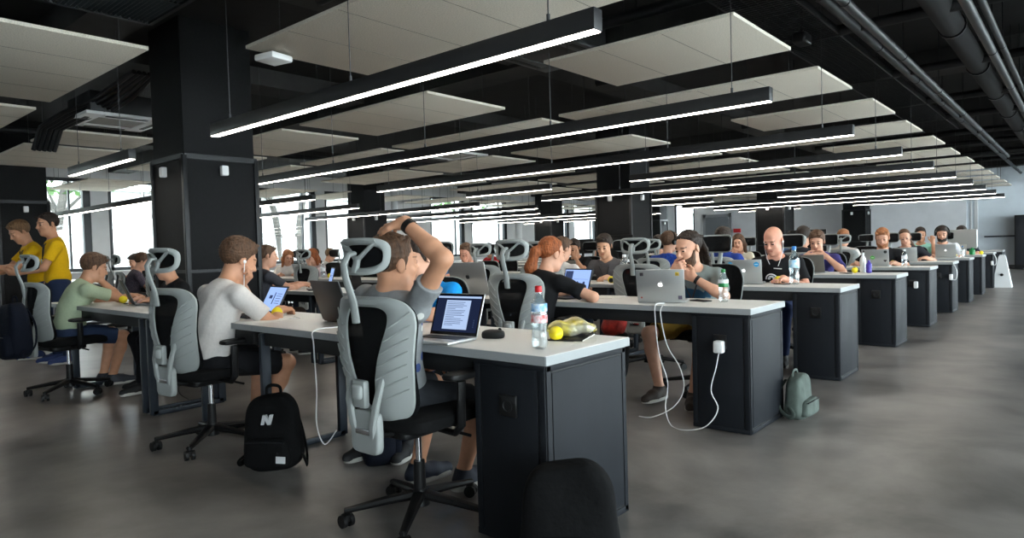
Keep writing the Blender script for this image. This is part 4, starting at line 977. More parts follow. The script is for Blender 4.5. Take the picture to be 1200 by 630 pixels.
def monitor(x, y, rz, label, w_=.5):
    i = empty('monitor', (x, y, .75), rz, label, 'monitor', 'black monitors'); MB().box((0, .02, .006), (.2, .18, .012), bev=.004).build('foot', M_blk, i); MB().box((0, .03, .14), (.05, .02, .27)).build('stand', M_blk, i)
    MB().box((0, 0, .37), (w_, .03, .31), bev=.008).build('housing', M_blk, i); MB().box((0, -.0155, .37), (w_-.03, .002, .275)).build('screen', M_bezel, i)
monitor(-3.05, 10.1, PI, 'black monitor left of the bald man, seen from behind'); monitor(-5.0, 8.1, PI, 'dark monitor right of the man in dark grey'); monitor(-8.2, 11.9, PI, 'dark monitor before the window gap in the middle distance')
# bottles
def bottle(x, y, label, h=.24, r=.034, cap=M_blue, band=None, bandz=(.45, .65), z=.75, name='water_bottle', body=None, waist=.9):
    b = empty(name, (x, y, z), 0, label, 'bottle')
    pr = [(r*.6, .0), (r*.92, .006), (r, .02), (r*.98, h*.22), (r*waist, h*.33), (r, h*.42), (r, h*.62), (r*.9, h*.72), (r*.55, h*.82), (r*.36, h*.88), (r*.36, h*.93)]
    MB().lathe(pr, n=24, wob=lambda a, zz: 1-(.06*abs(math.sin(2.5*a)) if zz < .02 else 0)).build('bottle_body', body or M_pet, b)
    MB().lathe([(r*.42, h*.90), (r*.44, h*.91), (r*.44, h*.985), (r*.38, h)], n=18).build('cap', cap, b)
    if band: 
        for q, bb in enumerate(band): z0, z1, mm = bb; MB().lathe([(r*1.012, h*z0), (r*1.02, h*(z0+.005)), (r*1.02, h*(z1-.005)), (r*1.012, h*z1)], n=24).build('label', mm, b)
    return b
M_lblue = mat('label_blue', (120, 190, 226), .5, rgb2=(226, 232, 238), nscale=30); M_lwh = mat('label_white', (224, 226, 228), .5); M_lrb = mat('label_red_blue', (90, 160, 214), .5, rgb2=(214, 222, 228), nscale=55); M_purp = mat('purple_can', (66, 50, 150), .4)
M_lred = mat('label_red_stripe', (206, 70, 64), .5, rgb2=(220, 210, 212), nscale=60)
b = bottle(-1.612, 2.025, 'clear water bottle with red sport cap on the foreground desk', .245, .032, M_red, [(.60, .72, M_lrb), (.42, .54, M_lred)])
bottle(-1.80, 4.20, 'small clear bottle with green cap beside the man with dreadlocks', .215, .032, M_green, [(.58, .68, M_lwh), (.46, .575, M_green)])
bottle(-1.95, 6.06, 'tall clear bottle with blue cap before the bald man', .335, .043, M_blue, [(.44, .64, M_lblue)])
bottle(-3.62, 5.98, 'large clear bottle with blue label in front of the man in dark grey', .29, .045, M_whitep, [(.42, .66, M_lblue)]); bottle(-3.50, 5.86, 'clear bottle with red mark beside the large blue-labelled bottle', .24, .036, M_lwh, [(.4, .6, mat('label_red', (214, 60, 50), .5))])
bottle(-1.90, 8.22, 'white spray bottle beside the yellow ball on the fourth desk end', .22, .032, M_lwh, None, name='spray_bottle', body=M_lwh); bottle(-1.83, 8.17, 'purple can beside the white spray bottle', .14, .03, M_purp, None, name='drink_can', body=M_purp)
bottle(-1.84, 10.12, 'small clear bottle with white label near the red-bearded man', .22, .034, M_whitep, [(.4, .62, M_lwh)])
bottle(-9.15, 6.05, 'clear bottle left of the yellow ball in front of the woman holding her face', .25, .037, M_lwh, [(.4, .6, M_lwh)]); bottle(-9.5, 5.85, 'purple-labelled bottle beside the silver laptop far left', .2, .035, M_purp, [(.2, .6, M_purp)])
bottle(-5.05, 4.1, 'white-labelled bottle seen left of the grey headrest', .25, .036, M_purp, [(.3, .62, M_lwh)])
bottle(-1.62, 13.72, 'small white bottle right of the man with headphones', .2, .03, M_blue, [(.3, .6, M_lwh)])
bottle(-1.66, 15.36, 'green capped bottle beside the farthest yellow ball', .14, .05, M_green, None, body=M_green)
def ball(x, y, label, r=.033, z=.75):
    o = MB().sup((0, 0, r), (r, r, r), 1, 1, 24, 14).build('ball', M_yel); o.location = (x, y, z); tag(o, label, 'ball', 'yellow foam balls')
ball(-3.83, 2.19, 'yellow ball beside the laptop of the man in the white T-shirt'); ball(-6.45, 2.22, 'yellow ball behind the dark laptop at the left desk'); ball(-5.98, 2.33, 'yellow ball at the hands of the typist beside the pillar', .028)
ball(-2.14, 6.2, 'yellow ball before the bald man', .032); ball(-1.96, 8.12, 'yellow ball beside the white spray bottle', .034); ball(-2.0, 10.25, 'yellow ball right of the red-bearded man', .036); ball(-1.75, 13.85, 'yellow ball before the man with headphones', .036)
ball(-1.54, 15.6, 'farthest yellow ball on the aisle end', .036); ball(-8.9, 6.0, 'yellow ball in front of the woman holding her face', .036)
k = empty('tape_measure', (-3.70, 5.86, .75), .4, 'black and yellow round gadget in front of the man in dark grey', 'gadget'); MB().sup((0, 0, .035), (.04, .035, .035), .8, .9, 20, 12).build('casing', M_yel, k); MB().tube([(.0, -.034, .03), (.0, -.042, .03)], .024, 16).build('dial', M_blk, k)
# foreground desk
k = empty('computer_mouse', (-1.985, 2.165, .75), -1.0, 'grey and black computer mouse on the foreground desk', 'mouse')
MB().sup((0, 0, .014), (.034, .052, .024), .7, .8, 24, 12, fn=lambda p: (p.x*(1+.15*p.y/.05), p.y, max(p.z, -.014))).build('shell', M_blk, k); MB().sup((0, .012, .024), (.022, .028, .0145), .8, .8, 18, 8).build('top_cover', mat('mouse_grey', (120, 120, 122), .4), k); MB().tube([(-.004, .03, .036), (.004, .03, .036)], .008, 12).build('scroll_wheel', M_blk, k)
k = empty('lemon', (-1.695, 2.24, .75), .6, 'yellow lemon-shaped squeeze bottle beside the crisp packet', 'lemon'); MB().sup((0, 0, .03), (.031, .04, .03), 1, 1, 24, 14, fn=lambda p: (p.x, p.y*(1+.25*abs(p.y/.04)**4), p.z)).build('fruit', M_yel, k); MB().cyl((0, .045, .03), (0, .056, .03), .006).build('tip', M_yel, k)
k = empty('crisp_packet', (-1.70, 2.36, .757), .55, 'crumpled yellow and silver crisp packet on the black notebook', 'packet')
def cf(p): e = abs(p.x)/.1; return (p.x, p.y*(1-.22*e*e)+.008*math.sin(60*p.x), max(.001, .036+p.z*(1-.6*e**3)+.009*math.sin(55*p.x+34*p.y)*(1-.5*e)))
MB().sup((0, 0, 0), (.105, .062, .036), .75, .5, 40, 16, fn=cf).build('bag', mat('crisp_foil', (206, 190, 40), .28, metal=.5, rgb2=(206, 204, 190), nscale=14, bump=.3, bscale=40), k)
for s in (-1, 1): MB().box((s*.102, 0, .022), (.014, .07, .002), rot=(0, s*-.3, 0)).build('sealed_end', mat('foil_yellow', (216, 202, 40), .3, metal=.3), k)
k = empty('notebook', (-1.68, 2.33, .75), .35, 'slim black notebook under the crisp packet', 'notebook'); MB().box((0, 0, .0035), (.15, .21, .007), bev=.002).build('cover', M_blk, k); MB().box((.002, 0, .0035), (.149, .204, .004)).build('pages', M_paper, k)
k = tag(MB().box((0, 0, .0006), (.09, .14, .0012)).build('paper_sheet', M_paper), 'small white paper on the foreground desk corner', 'paper'); k.location = (-1.57, 2.27, .75); k.rotation_euler = (0, 0, .5)
def phone(x, y, rz, label):
    k = empty('smartphone', (x, y, .75), rz, label, 'phone', 'phones on the desks'); MB().box((0, 0, .004), (.07, .14, .008), bev=.003).build('case', M_blk, k); MB().box((0, 0, .0083), (.062, .128, .0006)).build('screen', M_bezel, k)
phone(-1.96, 4.2, 1.2, 'black phone lying beside the green capped bottle'); phone(-2.06, 6.06, 1.0, 'black phone lying near the tall bottle'); phone(-2.03, 8.03, .8, 'black phone beside the yellow ball of the fourth row'); phone(-6.3, 2.25, .2, 'dark phone lying behind the left laptop')
k = tag(MB().tube([(-3.95, 2.13, .754), (-3.88, 2.08, .754), (-3.72, 2.12, .754), (-3.62, 2.22, .754), (-3.75, 2.26, .754), (-3.83, 2.2, .754)], .003, 6).build('earphone_cable', M_whitep), 'thin white earphone cable on the desk beside the yellow ball', 'cable')
for q, (x, y, rz, l) in enumerate([(-3.52, 5.78, .3, 'white papers before the bottles on the third row'), (-2.75, 4.25, .1, 'white papers right of the blue page laptop'), (-3.75, 2.1, .6, 'white sheet under the yellow ball'), (-2.2, 8.2, .2, 'white papers on the fourth row end')]):
    o = tag(MB().box((0, 0, .001), (.21, .297, .002)).box((.01, .012, .003), (.2, .28, .002), rot=(0, 0, .08)).build('paper_stack', M_paper), l, 'paper', 'papers on the desks'); o.location = (x, y, .75); o.rotation_euler = (0, 0, rz)
# chargers and cables
k = empty('charger', (-1.66, NEAR[1]-.012, .52), 0, 'white charger plugged into the cabinet of the second row', 'charger'); MB().box((0, -.025, 0), (.06, .05, .075), bev=.012).build('brick', M_whitep, k)
def spl(P, n=6):
    P = [Vector(p) for p in P]; out = []
    for i in range(len(P)-1):
        a, b_, c, d = P[max(i-1, 0)], P[i], P[i+1], P[min(i+2, len(P)-1)]
        for q in range(n):
            t = q/n; out.append(.5*((2*b_)+(c-a)*t+(2*a-5*b_+4*c-d)*t*t+(3*b_-a-3*c+d)*t**3))
    return out+[P[-1]]
def cable(P, label, r=.0035, m=M_whitep): return tag(MB().tube(spl(P), r, 6).build('power_cable', m), label, 'cable')
cable([(-1.66, 3.79, .485), (-1.67, 3.77, .40), (-1.70, 3.76, .26), (-1.65, 3.74, .16), (-1.72, 3.72, .05), (-1.86, 3.72, .006), (-1.98, 3.78, .008), (-2.04, 3.83, .10), (-2.02, 3.83, .26), (-2.07, 3.815, .45), (-2.09, 3.812, .68), (-2.08, 3.81, .757), (-2.07, 3.9, .757)], 'white charging cable looping to the floor from the plug on the second row')
cable([(-2.03, 3.815, .757), (-2.05, 3.81, .70), (-2.02, 3.83, .5), (-1.95, 3.86, .36), (-1.93, 3.87, .22), (-2.0, 3.86, .10), (-2.14, 3.84, .02), (-2.25, 3.86, .005)], 'second white cable hanging in front of the knees of the man with dreadlocks')
cable([(-2.98, 2.05, .755), (-2.95, 1.885, .755), (-2.95, 1.88, .68), (-2.97, 1.9, .45), (-3.06, 1.95, .25), (-3.1, 2.02, .12), (-3.03, 2.05, .2)], 'grey cable hanging from the foreground desk beside the jeans'); cable([(-5.6, 2.35, .73), (-5.62, 2.38, .5), (-5.75, 2.4, .2), (-5.7, 2.35, .03), (-5.4, 2.3, .008), (-5.3, 2.2, .008)], 'thin grey cable hanging under the left desk', .004, M_pedge)
for r, xx in ((3+1, -1.70), (5, -1.56), (2+6, -1.62)):
    k = empty('charger', (XE-.02 if r != 4 else -1.63, NEAR[r]-.012, .53), 0, 'white plug on the cabinet end of the %s row' % ORD[r], 'charger', 'white plugs on the row ends'); MB().box((0, -.022, 0), (.045, .045, .085), bev=.01).build('brick', M_whitep, k)
    if r != 4: tag(MB().tube(spl([(XE-.02, NEAR[r]-.03, .50), (XE+.04, NEAR[r]-.03, .50), (XE+.05, NEAR[r]-.02, .62), (XE-.0, NEAR[r]-.02, .74)]), .006, 6).build('power_cable', M_whitep), 'short white cable looping from the plug of the %s row' % ORD[r], 'cable')
# bags
def backpack(x, y, rz, label, m, h_=.44, w_=.30, d_=.17, logo=None, z=0, strap=True, tilt=0, pocket=None, handle=True):
    p = empty('backpack', (x, y, z), rz, label, 'backpack'); p.rotation_euler = (tilt, 0, rz)
    def sh(q):
        t = (q.z/(h_/2)+1)/2; wf = 1-.34*max(0, t-.45)**1.5*2.0+.04*math.sin(t*9); return (q.x*wf, q.y*(1-.25*t)+.008*math.sin(14*q.x+9*q.z), q.z+h_/2+.006*math.sin(20*q.x))
    MB().sup((0, 0, 0), (w_/2, d_/2, h_/2), .42, .55, 44, 26, fn=sh).build('bag_body', m, p)
    def ps(q): return (q.x*(1-.12*(q.z/.09)), q.y, q.z)
    po = MB().sup((0, -d_*.44, h_*.27), (w_*.40, .04, h_*.2), .4, .5, 32, 14, fn=ps).build('front_pocket', pocket or m, p)
    MB().tube([(-w_*.35, -d_*.44-.036, h_*.42), (0, -d_*.44-.042, h_*.435), (w_*.35, -d_*.44-.036, h_*.42)], .004, 6).build('zip', M_pedge, po)
    if handle: MB().tube(spl([(-.04, .02, h_*.97), (-.035, .02, h_*1.08), (0, .02, h_*1.11), (.035, .02, h_*1.08), (.04, .02, h_*.97)]), .009, 8, flat=.6).build('top_handle', m, p)
    if strap:
        for s in (-1, 1): MB().tube(spl([(s*.06, d_*.4, h_*.9), (s*.10, d_*.62, h_*.6), (s*.14, d_*.5, h_*.25), (s*(w_/2+.03), .0, .03), (s*(w_/2+.035), -.03, .05), (s*w_*.46, .02, .09)]), .014, 8, flat=.4).build('shoulder_strap', m, p)
    if logo == 'N':
        g = MB(); s_ = .052; yy = -d_*.5+.012; ta = mat('pale_print', (196, 196, 198), .6)
        def q2(pts): g.prism([(a*s_+.22*b*s_+.0, b*s_+h_*.70) for a, b in pts], yy-.006, yy+.03, lambda a, b, d: (a, d, b))
        q2([(-.5, -.5), (-.22, -.5), (-.22, .5), (-.5, .5)]); q2([(.22, -.5), (.5, -.5), (.5, .5), (.22, .5)]); q2([(-.5, .5), (-.18, .5), (.5, -.5), (.18, -.5)])
        g.build('letter_print', ta, p); MB().box((.085, -d_*.44-.040, h_*.20), (.05, .004, .035), rot=(0, .05, 0)).build('tag', ta, po)
    if logo == 'tag': MB().box((.01, -d_*.44-.041, h_*.30), (.034, .004, .018)).build('tag', mat('grey_tag', (150, 150, 150), .6), po)
M_bag = mat('black_nylon', (9, 9, 10), .85, spec=.15, bump=.3, bscale=25); M_navy = mat('navy_nylon', (15, 19, 30), .85, spec=.15, bump=.3, bscale=25); M_gbag = mat('grey_green_canvas', (74, 84, 78), .85, noise=.2, nscale=12, bump=.4, bscale=20); M_redbag = mat('red_nylon', (196, 40, 26), .6, bump=.4, bscale=25, rgb2=(70, 20, 18), nscale=9)
backpack(-3.30, 1.84, .62, 'black backpack with a white letter N standing by the desk leg', M_bag, .40, .30, .17, 'N')
backpack(-1.325, 1.80, .55, 'plain black backpack leaning on the end cabinet in the foreground', M_bag, .42, .34, .17, 'tag', 0, False, .0, None, False)
backpack(-1.42, 4.46, 1.55, 'grey-green bag against the cabinet end of the second row', M_gbag, .27, .30, .14, None)
k = empty('bag', (-3.05, 4.85, 0), .4, 'black bag with a bulging red top under the second row beside the bare knees', 'bag')
MB().sup((0, 0, .2), (.12, .09, .2), .4, .5, 32, 16, fn=lambda p: (p.x*(1+.12*math.sin(9*p.z)), p.y, p.z)).build('bag_body', M_bag, k)
MB().sup((0, 0, .46), (.105, .10, .10), .85, .8, 36, 18, fn=lambda p: (p.x+.008*math.sin(40*p.z), p.y*(1+.1*math.sin(30*p.x)), p.z+.008*math.sin(35*p.x))).build('red_pouch', M_redbag, k)
MB().tube(spl([(-.1, 0, .52), (-.06, 0, .6), (.06, 0, .6), (.1, 0, .52)]), .012, 8, flat=.5).build('handle', M_bag, k)
backpack(-6.38, 1.40, .15, 'dark navy backpack hanging on the chair of the man in pale green', M_navy, .44, .34, .18, None, .38)
backpack(-2.95, 2.25, 2.6, 'dark navy bag on the floor under the foreground desk by the jeans', M_navy, .36, .30, .2, None, 0, False)
backpack(-3.75, 4.6, .9, 'dark blue bag under the second row behind the crisp packet', M_navy, .25, .34, .2, None, .05, False)
# tapering white floor unit at the end of the aisle
k = empty('floor_speaker', (-1.37, 17.6, 0), 0, 'white tapering floor unit with a black dot at the aisle end', 'speaker')
m = MB(); b0, b1, hh = .17, .06, .66; vs = [(-b0, -b0, 0), (b0, -b0, 0), (b0, b0, 0), (-b0, b0, 0), (-b1, -b1, hh), (b1, -b1, hh), (b1, b1, hh), (-b1, b1, hh)]
m.add(vs, [(0, 3, 2, 1), (4, 5, 6, 7)]+[(i, (i+1) % 4, 4+(i+1) % 4, 4+i) for i in range(4)]); m.build('casing', M_whitep, k)
MB().tube([(0, -.125, .27), (0, -.145, .265)], .028, 18).build('dot', M_blk, k)
MB().box((0, 0, hh+.012), (.1, .1, .03), bev=.01).build('top_cap', M_whitep, k)

# ------------------------------------------------------------------ the people
TY = lambda dx=0, z=.79, y=.36, **k: dict(L=dict(w=(-.13+dx, y, z), d=(.25, 1, -.05), n=(0, 0, -1), curl=.45, **k), R=dict(w=(.13+dx, y, z), d=(-.25, 1, -.05), n=(0, 0, -1), curl=.45, **k))
def chin(sd, side=1, e=None):
    sg = -1 if sd == 'L' else 1
    return dict(e=e or (sg*.2, .28, .80), wh=(sg*.05, .075, -.155), dh=(-sg*.25, .15, .9), nh=(-sg*.3, -.95, .1), curl=.9)
def face(sd):
    sg = -1 if sd == 'L' else 1
    return dict(e=(sg*.19, .30, .80), wh=(sg*.055, .135, -.10), dh=(-sg*.35, -.1, .9), nh=(-sg*.2, -1, .1), curl=.25)
def seat_at(x, y, rz, who, dx=0, dy=-.02): 
    c, s = math.cos(rz), math.sin(rz); chair(x+dx*c-dy*s, y+dx*s+dy*c, rz, 'white framed mesh office chair '+who)
SG = .93
# foreground
person('man in grey patterned T-shirt leaning back with one hand on his head', -2.19, 1.82, 0, pel=(-.07, .0, .555), lean=-.08, lean2=-.16, side=.13, slv=.5, hd=(-.15, .0, .08), neck=(.025, .0, -.045),
  arms=dict(R=dict(sh=(0, 0, .02), e=(.39, -.06, 1.18), w=(.13, -.08, 1.262), d=(-1, .03, -.10), n=(-.1, .1, -1), curl=[.26, .28, .30, .36], spread=1.15), L=dict(w=(-.17, .30, .60), pole=(-.8, -.6, 0), d=(.1, 1, -.1), n=(.2, 0, -1), curl=.4)),
  legs=dict(R=dict(a=(-.06, .40, .095), yaw=-.1, pole=(.5, .9, .6)), L=dict(a=(-.24, .27, .12), yaw=.1)), hair=('crop', 'brown'), sk='tan', shirt=('grey_heather', (128, 130, 132), None, M_motif), pants=('dark_shorts', (40, 42, 46)), shorts=True, shoe=(30, 36, 50), h=.0052, S=.95, extras=('watchR',))
chair(-2.165, 1.87, .02, 'white framed mesh office chair in the foreground under the man in grey')
person('man in white T-shirt with white earphones, chin on his fist', -3.98, 1.84, .05, lean=.18, lean2=.34, hd=(-.1, .40, 0), neck=(0, .05),
  arms=dict(R=dict(e=(.24, .18, .80), w=(.10, .40, .79), d=(-.3, 1, 0), n=(0, 0, -1), curl=.5), L=dict(e=(-.1, .36, .80), wh=(-.03, .115, -.16), dh=(.55, .1, .75), nh=(.3, -.95, .2), curl=1.1)),
  legs=dict(R=dict(a=(.02, .30, .09), pole=(.4, .9, .8)), L=dict(a=(-.12, .34, .09))), hair=('tousled', 'brown'), sk='tan', shirt=('white', (206, 200, 196)), pants=('black_shorts', (22, 22, 25)), shorts=True, shoe=(30, 30, 32), h=.0055, S=1.0, extras=('earphones',))
seat_at(-3.98, 1.86, .12, 'under the man in the white T-shirt', -.06, .0)
person('man in pale green T-shirt hunched over the left desk with a hand at his face', -6.70, 1.86, .0, lean=.26, lean2=.46, hd=(-.1, .35, 0), neck=(0, .04), arms=dict(R=dict(e=(.16, .34, .80), wh=(.045, .105, -.11), dh=(-.2, 0, 1), nh=(-.2, -1, 0), curl=.5), L=dict(w=(-.1, .55, .79), d=(.3, 1, 0), n=(0, 0, -1), curl=.4)),
  legs=dict(R=dict(a=(.0, .33, .09), pole=(.4, .9, .8)), L=dict(a=(-.14, .30, .09))), hair=('short', 'brown'), sk='tan', shirt=('pale_green', (176, 190, 160)), pants=('denim_shorts', (44, 56, 82)), shorts=True, shoe=(44, 46, 54), h=.0065, S=.95)
seat_at(-6.60, 1.86, .1, 'with a backpack on it under the man in pale green', -.04, -.02)
YE = ('yellow', (226, 178, 22))
person('standing man in yellow T-shirt with lanyard, nearest of the pair', -8.62, 2.32, PI-.15, pel=(0, 0, .92), lean=.04, hd=(.35, .15, 0), arms=dict(R=dict(w=(.24, .10, .80), pole=(.4, -1, 0), d=(0, .3, -1), n=(-1, 0, 0), curl=.5), L=dict(w=(-.10, .36, 1.02), pole=(-.6, -.6, -.6), d=(.3, 1, .1), n=(.6, 0, .6), curl=.6)), seated=False,
  legs=dict(R=dict(a=(.1, .02, .09)), L=dict(a=(-.1, -.06, .09))), hair=('crop', 'dark'), sk='tan', shirt=YE, pants=('jeans', (40, 52, 80)), shoe=(40, 60, 110), h=.0075, S=.99, hem=.06, extras=('lanyard', 'watchR'))
person('standing man in yellow T-shirt bending forward behind the other', -9.15, 2.30, PI-.05, pel=(0, 0, .90), lean=.18, lean2=.34, hd=(.2, .55, 0), arms=dict(R=dict(w=(.10, .48, .98), pole=(.5, -.7, -.5), d=(-.1, 1, 0), n=(-.3, 0, .9), curl=.6), L=dict(w=(-.1, .48, 1.08), pole=(-.6, -.6, -.5), d=(.2, 1, .1), n=(.5, 0, -.7), curl=.6)), seated=False,
  legs=dict(R=dict(a=(.12, .05, .09)), L=dict(a=(-.12, -.14, .09))), hair=('short', 'light'), sk='tan', shirt=YE, pants=('jeans', (40, 52, 80)), shoe=(40, 60, 110), h=.009, S=.98, hem=.06, extras=('lanyard',))
person('man in bright blue T-shirt and jeans across the foreground desk', -3.0, 2.74, PI+.3, lean=.14, lean2=.24, hd=(-.35, .3, 0), arms=dict(L=dict(e=(-.24, .26, .80), w=(-.06, .45, .79), d=(.4, 1, 0), n=(0, 0, -1), curl=.5), R=dict(w=(.14, .40, .80), d=(-.3, 1, 0), n=(0, 0, -1), curl=.5)),
  legs=dict(L=dict(a=(-.02, .36, .09), pole=(.2, .9, .8)), R=dict(a=(.18, .42, .09), pole=(.3, .9, .8))), hair=('short', 'dark'), sk='fair', shirt=('bright_blue', (18, 134, 210)), pants=('dark_jeans', (30, 40, 66)), shoe=(26, 26, 28), h=.0065, S=.94)
seat_at(-3.07, 2.74, PI+.6, 'behind the man in bright blue', .0, -.02)
person('person in black typing behind the dark laptop by the big pillar', -6.12, 2.60, PI-.05, lean=.16, lean2=.28, hd=(0, .35, 0), arms=TY(0, .79, .30), legs=dict(L=dict(a=(-.1, .40, .09)), R=dict(a=(.1, .30, .09))), hair=('short', 'black'), sk='tan', shirt=('black', (22, 22, 24)), sleeve='long', pants=('black_leggings', (20, 20, 23)), shoe=(18, 18, 20), h=.009, S=.9)
# second row
person('man in dark grey T-shirt typing beside the big pillar', -6.86, 3.72, -.12, lean=.12, hd=(-.25, .1, 0), arms=dict(R=dict(w=(.16, .43, .80), pole=(.9, -.5, -.5), d=(.1, 1, 0), n=(0, 0, -1), curl=.4), L=dict(w=(-.0, .44, .80), d=(.3, 1, 0), n=(0, 0, -1), curl=.4)), hair=('crop', 'brown'), sk='fair', shirt=('charcoal', (66, 66, 72)), pants=('brown_trousers', (70, 56, 48)), h=.008, S=.96)
seat_at(-6.86, 3.72, 0, 'under the man in dark grey beside the big pillar', 0, -.06)
person('person in checked shirt at the second row far left', -10.5, 3.70, -.2, lean=.25, hd=(-.1, .4, 0), arms=TY(), hair=('short', 'brown'), shirt=('plaid_grey', (96, 84, 96), (52, 52, 62)), S=.95); seat_at(-10.5, 3.7, -.2, 'under the person in the checked shirt')
person('dark-haired person in black T-shirt facing the checked shirt', -12.0, 4.55, PI-.1, lean=.28, hd=(.1, .4, 0), arms=dict(R=chin('R'), L=TY()['L']), hair=('short', 'dark'), shirt=('black', (22, 22, 24)), S=.95); seat_at(-12.0, 4.55, PI, 'of the dark-haired person in black far left')
person('red-haired person with tied hair in black T-shirt', -2.99, 3.70, -.1, lean=.22, lean2=.38, hd=(-.2, .22, 0), neck=(.0, .045), arms=dict(R=dict(e=(.36, .18, .80), w=(.16, .34, .79), d=(-.6, 1, 0), n=(0, 0, -1), curl=.5), L=dict(w=(-.1, .40, .79), d=(.3, 1, 0), n=(0, 0, -1), curl=.5)), hair=('tied', 'red'), sk='fair', shirt=('black', (26, 26, 28)), pants=('dark_trousers', (30, 30, 36)), h=.0065, S=.95)
seat_at(-2.99, 3.70, .06, 'under the red-haired person', .0, -.0)
person('bearded man with dreadlocks, hands clasped at his chin', -2.24, 4.78, PI+.12, lean=.28, lean2=.40, hd=(-.42, .28, .03), neck=(0, .035), sk='fair',
  arms=dict(L=dict(e=(-.25, .26, .80), wh=(-.035, .125, -.135), dh=(.85, .1, .45), nh=(-.2, -.9, -.4), curl=1.15), R=dict(e=(.24, .28, .80), wh=(.05, .135, -.115), dh=(-.85, .05, .35), nh=(.1, -.95, -.2), curl=1.0)),
  legs=dict(L=dict(a=(-.10, .47, .09), pole=(-.3, .9, .8)), R=dict(a=(.17, .42, .10), pole=(.7, .9, .7))), hair=('dreads', 'dark'), beard='brown', shirt=('grey_polo', (122, 130, 128)), pants=('mustard_shorts', (112, 88, 30)), shorts=True, shoe=(52, 42, 36), h=.0055, S=.98, extras=('panel', 'watchL', 'blueband', 'lanyard'))
seat_at(-2.24, 4.78, PI, 'of the man with dreadlocks', 0, -.06)
# third row
person('bald man in black T-shirt with white earphones', -2.27, 6.62, PI+.1, lean=.22, lean2=.34, hd=(-.2, .42, 0), arms=dict(R=dict(w=(.24, .36, .80), pole=(.9, -.4, -.4), d=(-.1, 1, -.05), n=(0, 0, -1), curl=.45), L=dict(w=(-.12, .36, .79), d=(.3, 1, 0), n=(0, 0, -1), curl=.45)), hair=None, beard=None, sk='pink', shirt=('black', (20, 20, 22)), pants=('blue_jeans', (36, 50, 86)), h=.006, S=1.03, extras=('earphones', 'logo'))
seat_at(-2.27, 6.62, PI, 'of the bald man', 0, -.08)
person('man in dark grey T-shirt with lanyard looking down at the third row', -4.12, 6.52, PI+.1, lean=.2, hd=(.15, .35, 0), arms=TY(), hair=('short', 'dark'), sk='olive', shirt=('grey', (84, 82, 84)), h=.008, S=1.0, extras=('lanyard',)); seat_at(-4.12, 6.52, PI, 'of the man in dark grey with the lanyard')
chair(-3.05, 5.42, .12, 'empty white framed mesh office chair left of the dreadlocks')
person('person in white shirt seen from behind a headrest in the third row', -4.15, 5.52, .1, lean=.15, hd=(-.3, .2, 0), arms=TY(), hair=('short', 'brown'), shirt=('white', (206, 200, 196)), S=.95); seat_at(-4.22, 5.5, .25, 'under the person in the white shirt of the third row')
person('man in navy sweater with his hand on his brow', -6.25, 6.50, PI+.15, lean=.3, hd=(.1, .4, 0), arms=dict(L=face('L'), R=dict(w=(.2, .34, .79), d=(-.5, 1, 0), n=(0, 0, -1))), hair=('crop', 'brown'), sk='pink', shirt=('navy', (38, 50, 84)), sleeve='long', h=.009, S=.97); seat_at(-6.25, 6.5, PI, 'of the man in the navy sweater')
person('person in light blue shirt with back turned, middle distance', -6.75, 6.42, PI-.9, lean=.1, hd=(0, .2, 0), arms=TY(), hair=('short', 'black'), shirt=('light_blue', (120, 160, 206)), S=.92); seat_at(-6.75, 6.42, PI-.9, 'of the person in the light blue shirt')
chair(-4.9, 5.4, .1, 'white framed mesh office chair left of the red-haired person in the third row')
person('woman with long reddish hair holding her face', -9.9, 6.52, PI+.1, lean=.28, hd=(0, .35, 0), arms=dict(L=face('L'), R=TY()['R']), hair=('long', 'red'), shirt=('pale_rose', (190, 170, 168)), female=True, S=.95); seat_at(-9.9, 6.52, PI, 'of the woman holding her face')
person('person with long light brown hair beside the woman holding her face', -10.95, 6.52, PI+1.0, lean=.25, hd=(.3, .35, 0), arms=TY(), hair=('long', 'ginger'), shirt=('white', (206, 200, 196)), female=True, S=.94); seat_at(-10.95, 6.52, PI+.3, 'of the person with long light brown hair')
person('dark-haired person far left beyond the black T-shirt', -14.0, 5.9, PI, lean=.2, hd=(0, .3, 0), arms=TY(), hair=('short', 'dark'), shirt=('white', (206, 200, 196)), S=.95)
# fourth row
person('man covering his face with one hand in the fourth row', -5.9, 8.48, PI+.15, lean=.3, hd=(.05, .35, 0), arms=dict(L=face('L'), R=TY()['R']), hair=('short', 'dark'), sk='tan', shirt=('black', (22, 22, 24)), S=1.0, h=.009); seat_at(-5.9, 8.48, PI, 'of the man covering his face')
person('man in blue checked shirt with headphones seen from behind', -4.02, 7.6, .0, lean=.15, hd=(-.2, .1, 0), arms=TY(), hair=('short', 'brown'), shirt=('blue_plaid', (40, 78, 176), (28, 46, 112)), h=.009, S=1.02, extras=('headphones',)); seat_at(-4.02, 7.6, 0, 'under the man in the blue checked shirt', 0, -.1)
person('man in blue shirt behind a white headrest right of the dreadlocks', -3.30, 7.62, .05, lean=.12, hd=(-.1, .1, 0), arms=TY(), hair=('short', 'dark'), shirt=('cobalt', (42, 64, 140)), h=.009, S=1.05); seat_at(-3.28, 7.62, .1, 'under the man in the blue shirt')
person('man in purple T-shirt resting his mouth on his folded hands', -2.46, 8.62, PI+.1, lean=.30, hd=(0, .32, 0), sk='fair', arms=dict(L=dict(e=(-.26, .26, .80), wh=(-.06, .125, -.075), dh=(1, .1, .1), nh=(0, -.9, -.3), curl=.35), R=dict(e=(.26, .26, .80), wh=(.07, .14, -.085), dh=(-1, .1, .1), nh=(0, -.9, -.3), curl=.35)), hair=('short', 'brown'), shirt=('purple', (62, 58, 112)), h=.008, S=1.0); seat_at(-2.46, 8.62, PI, 'of the man in purple')
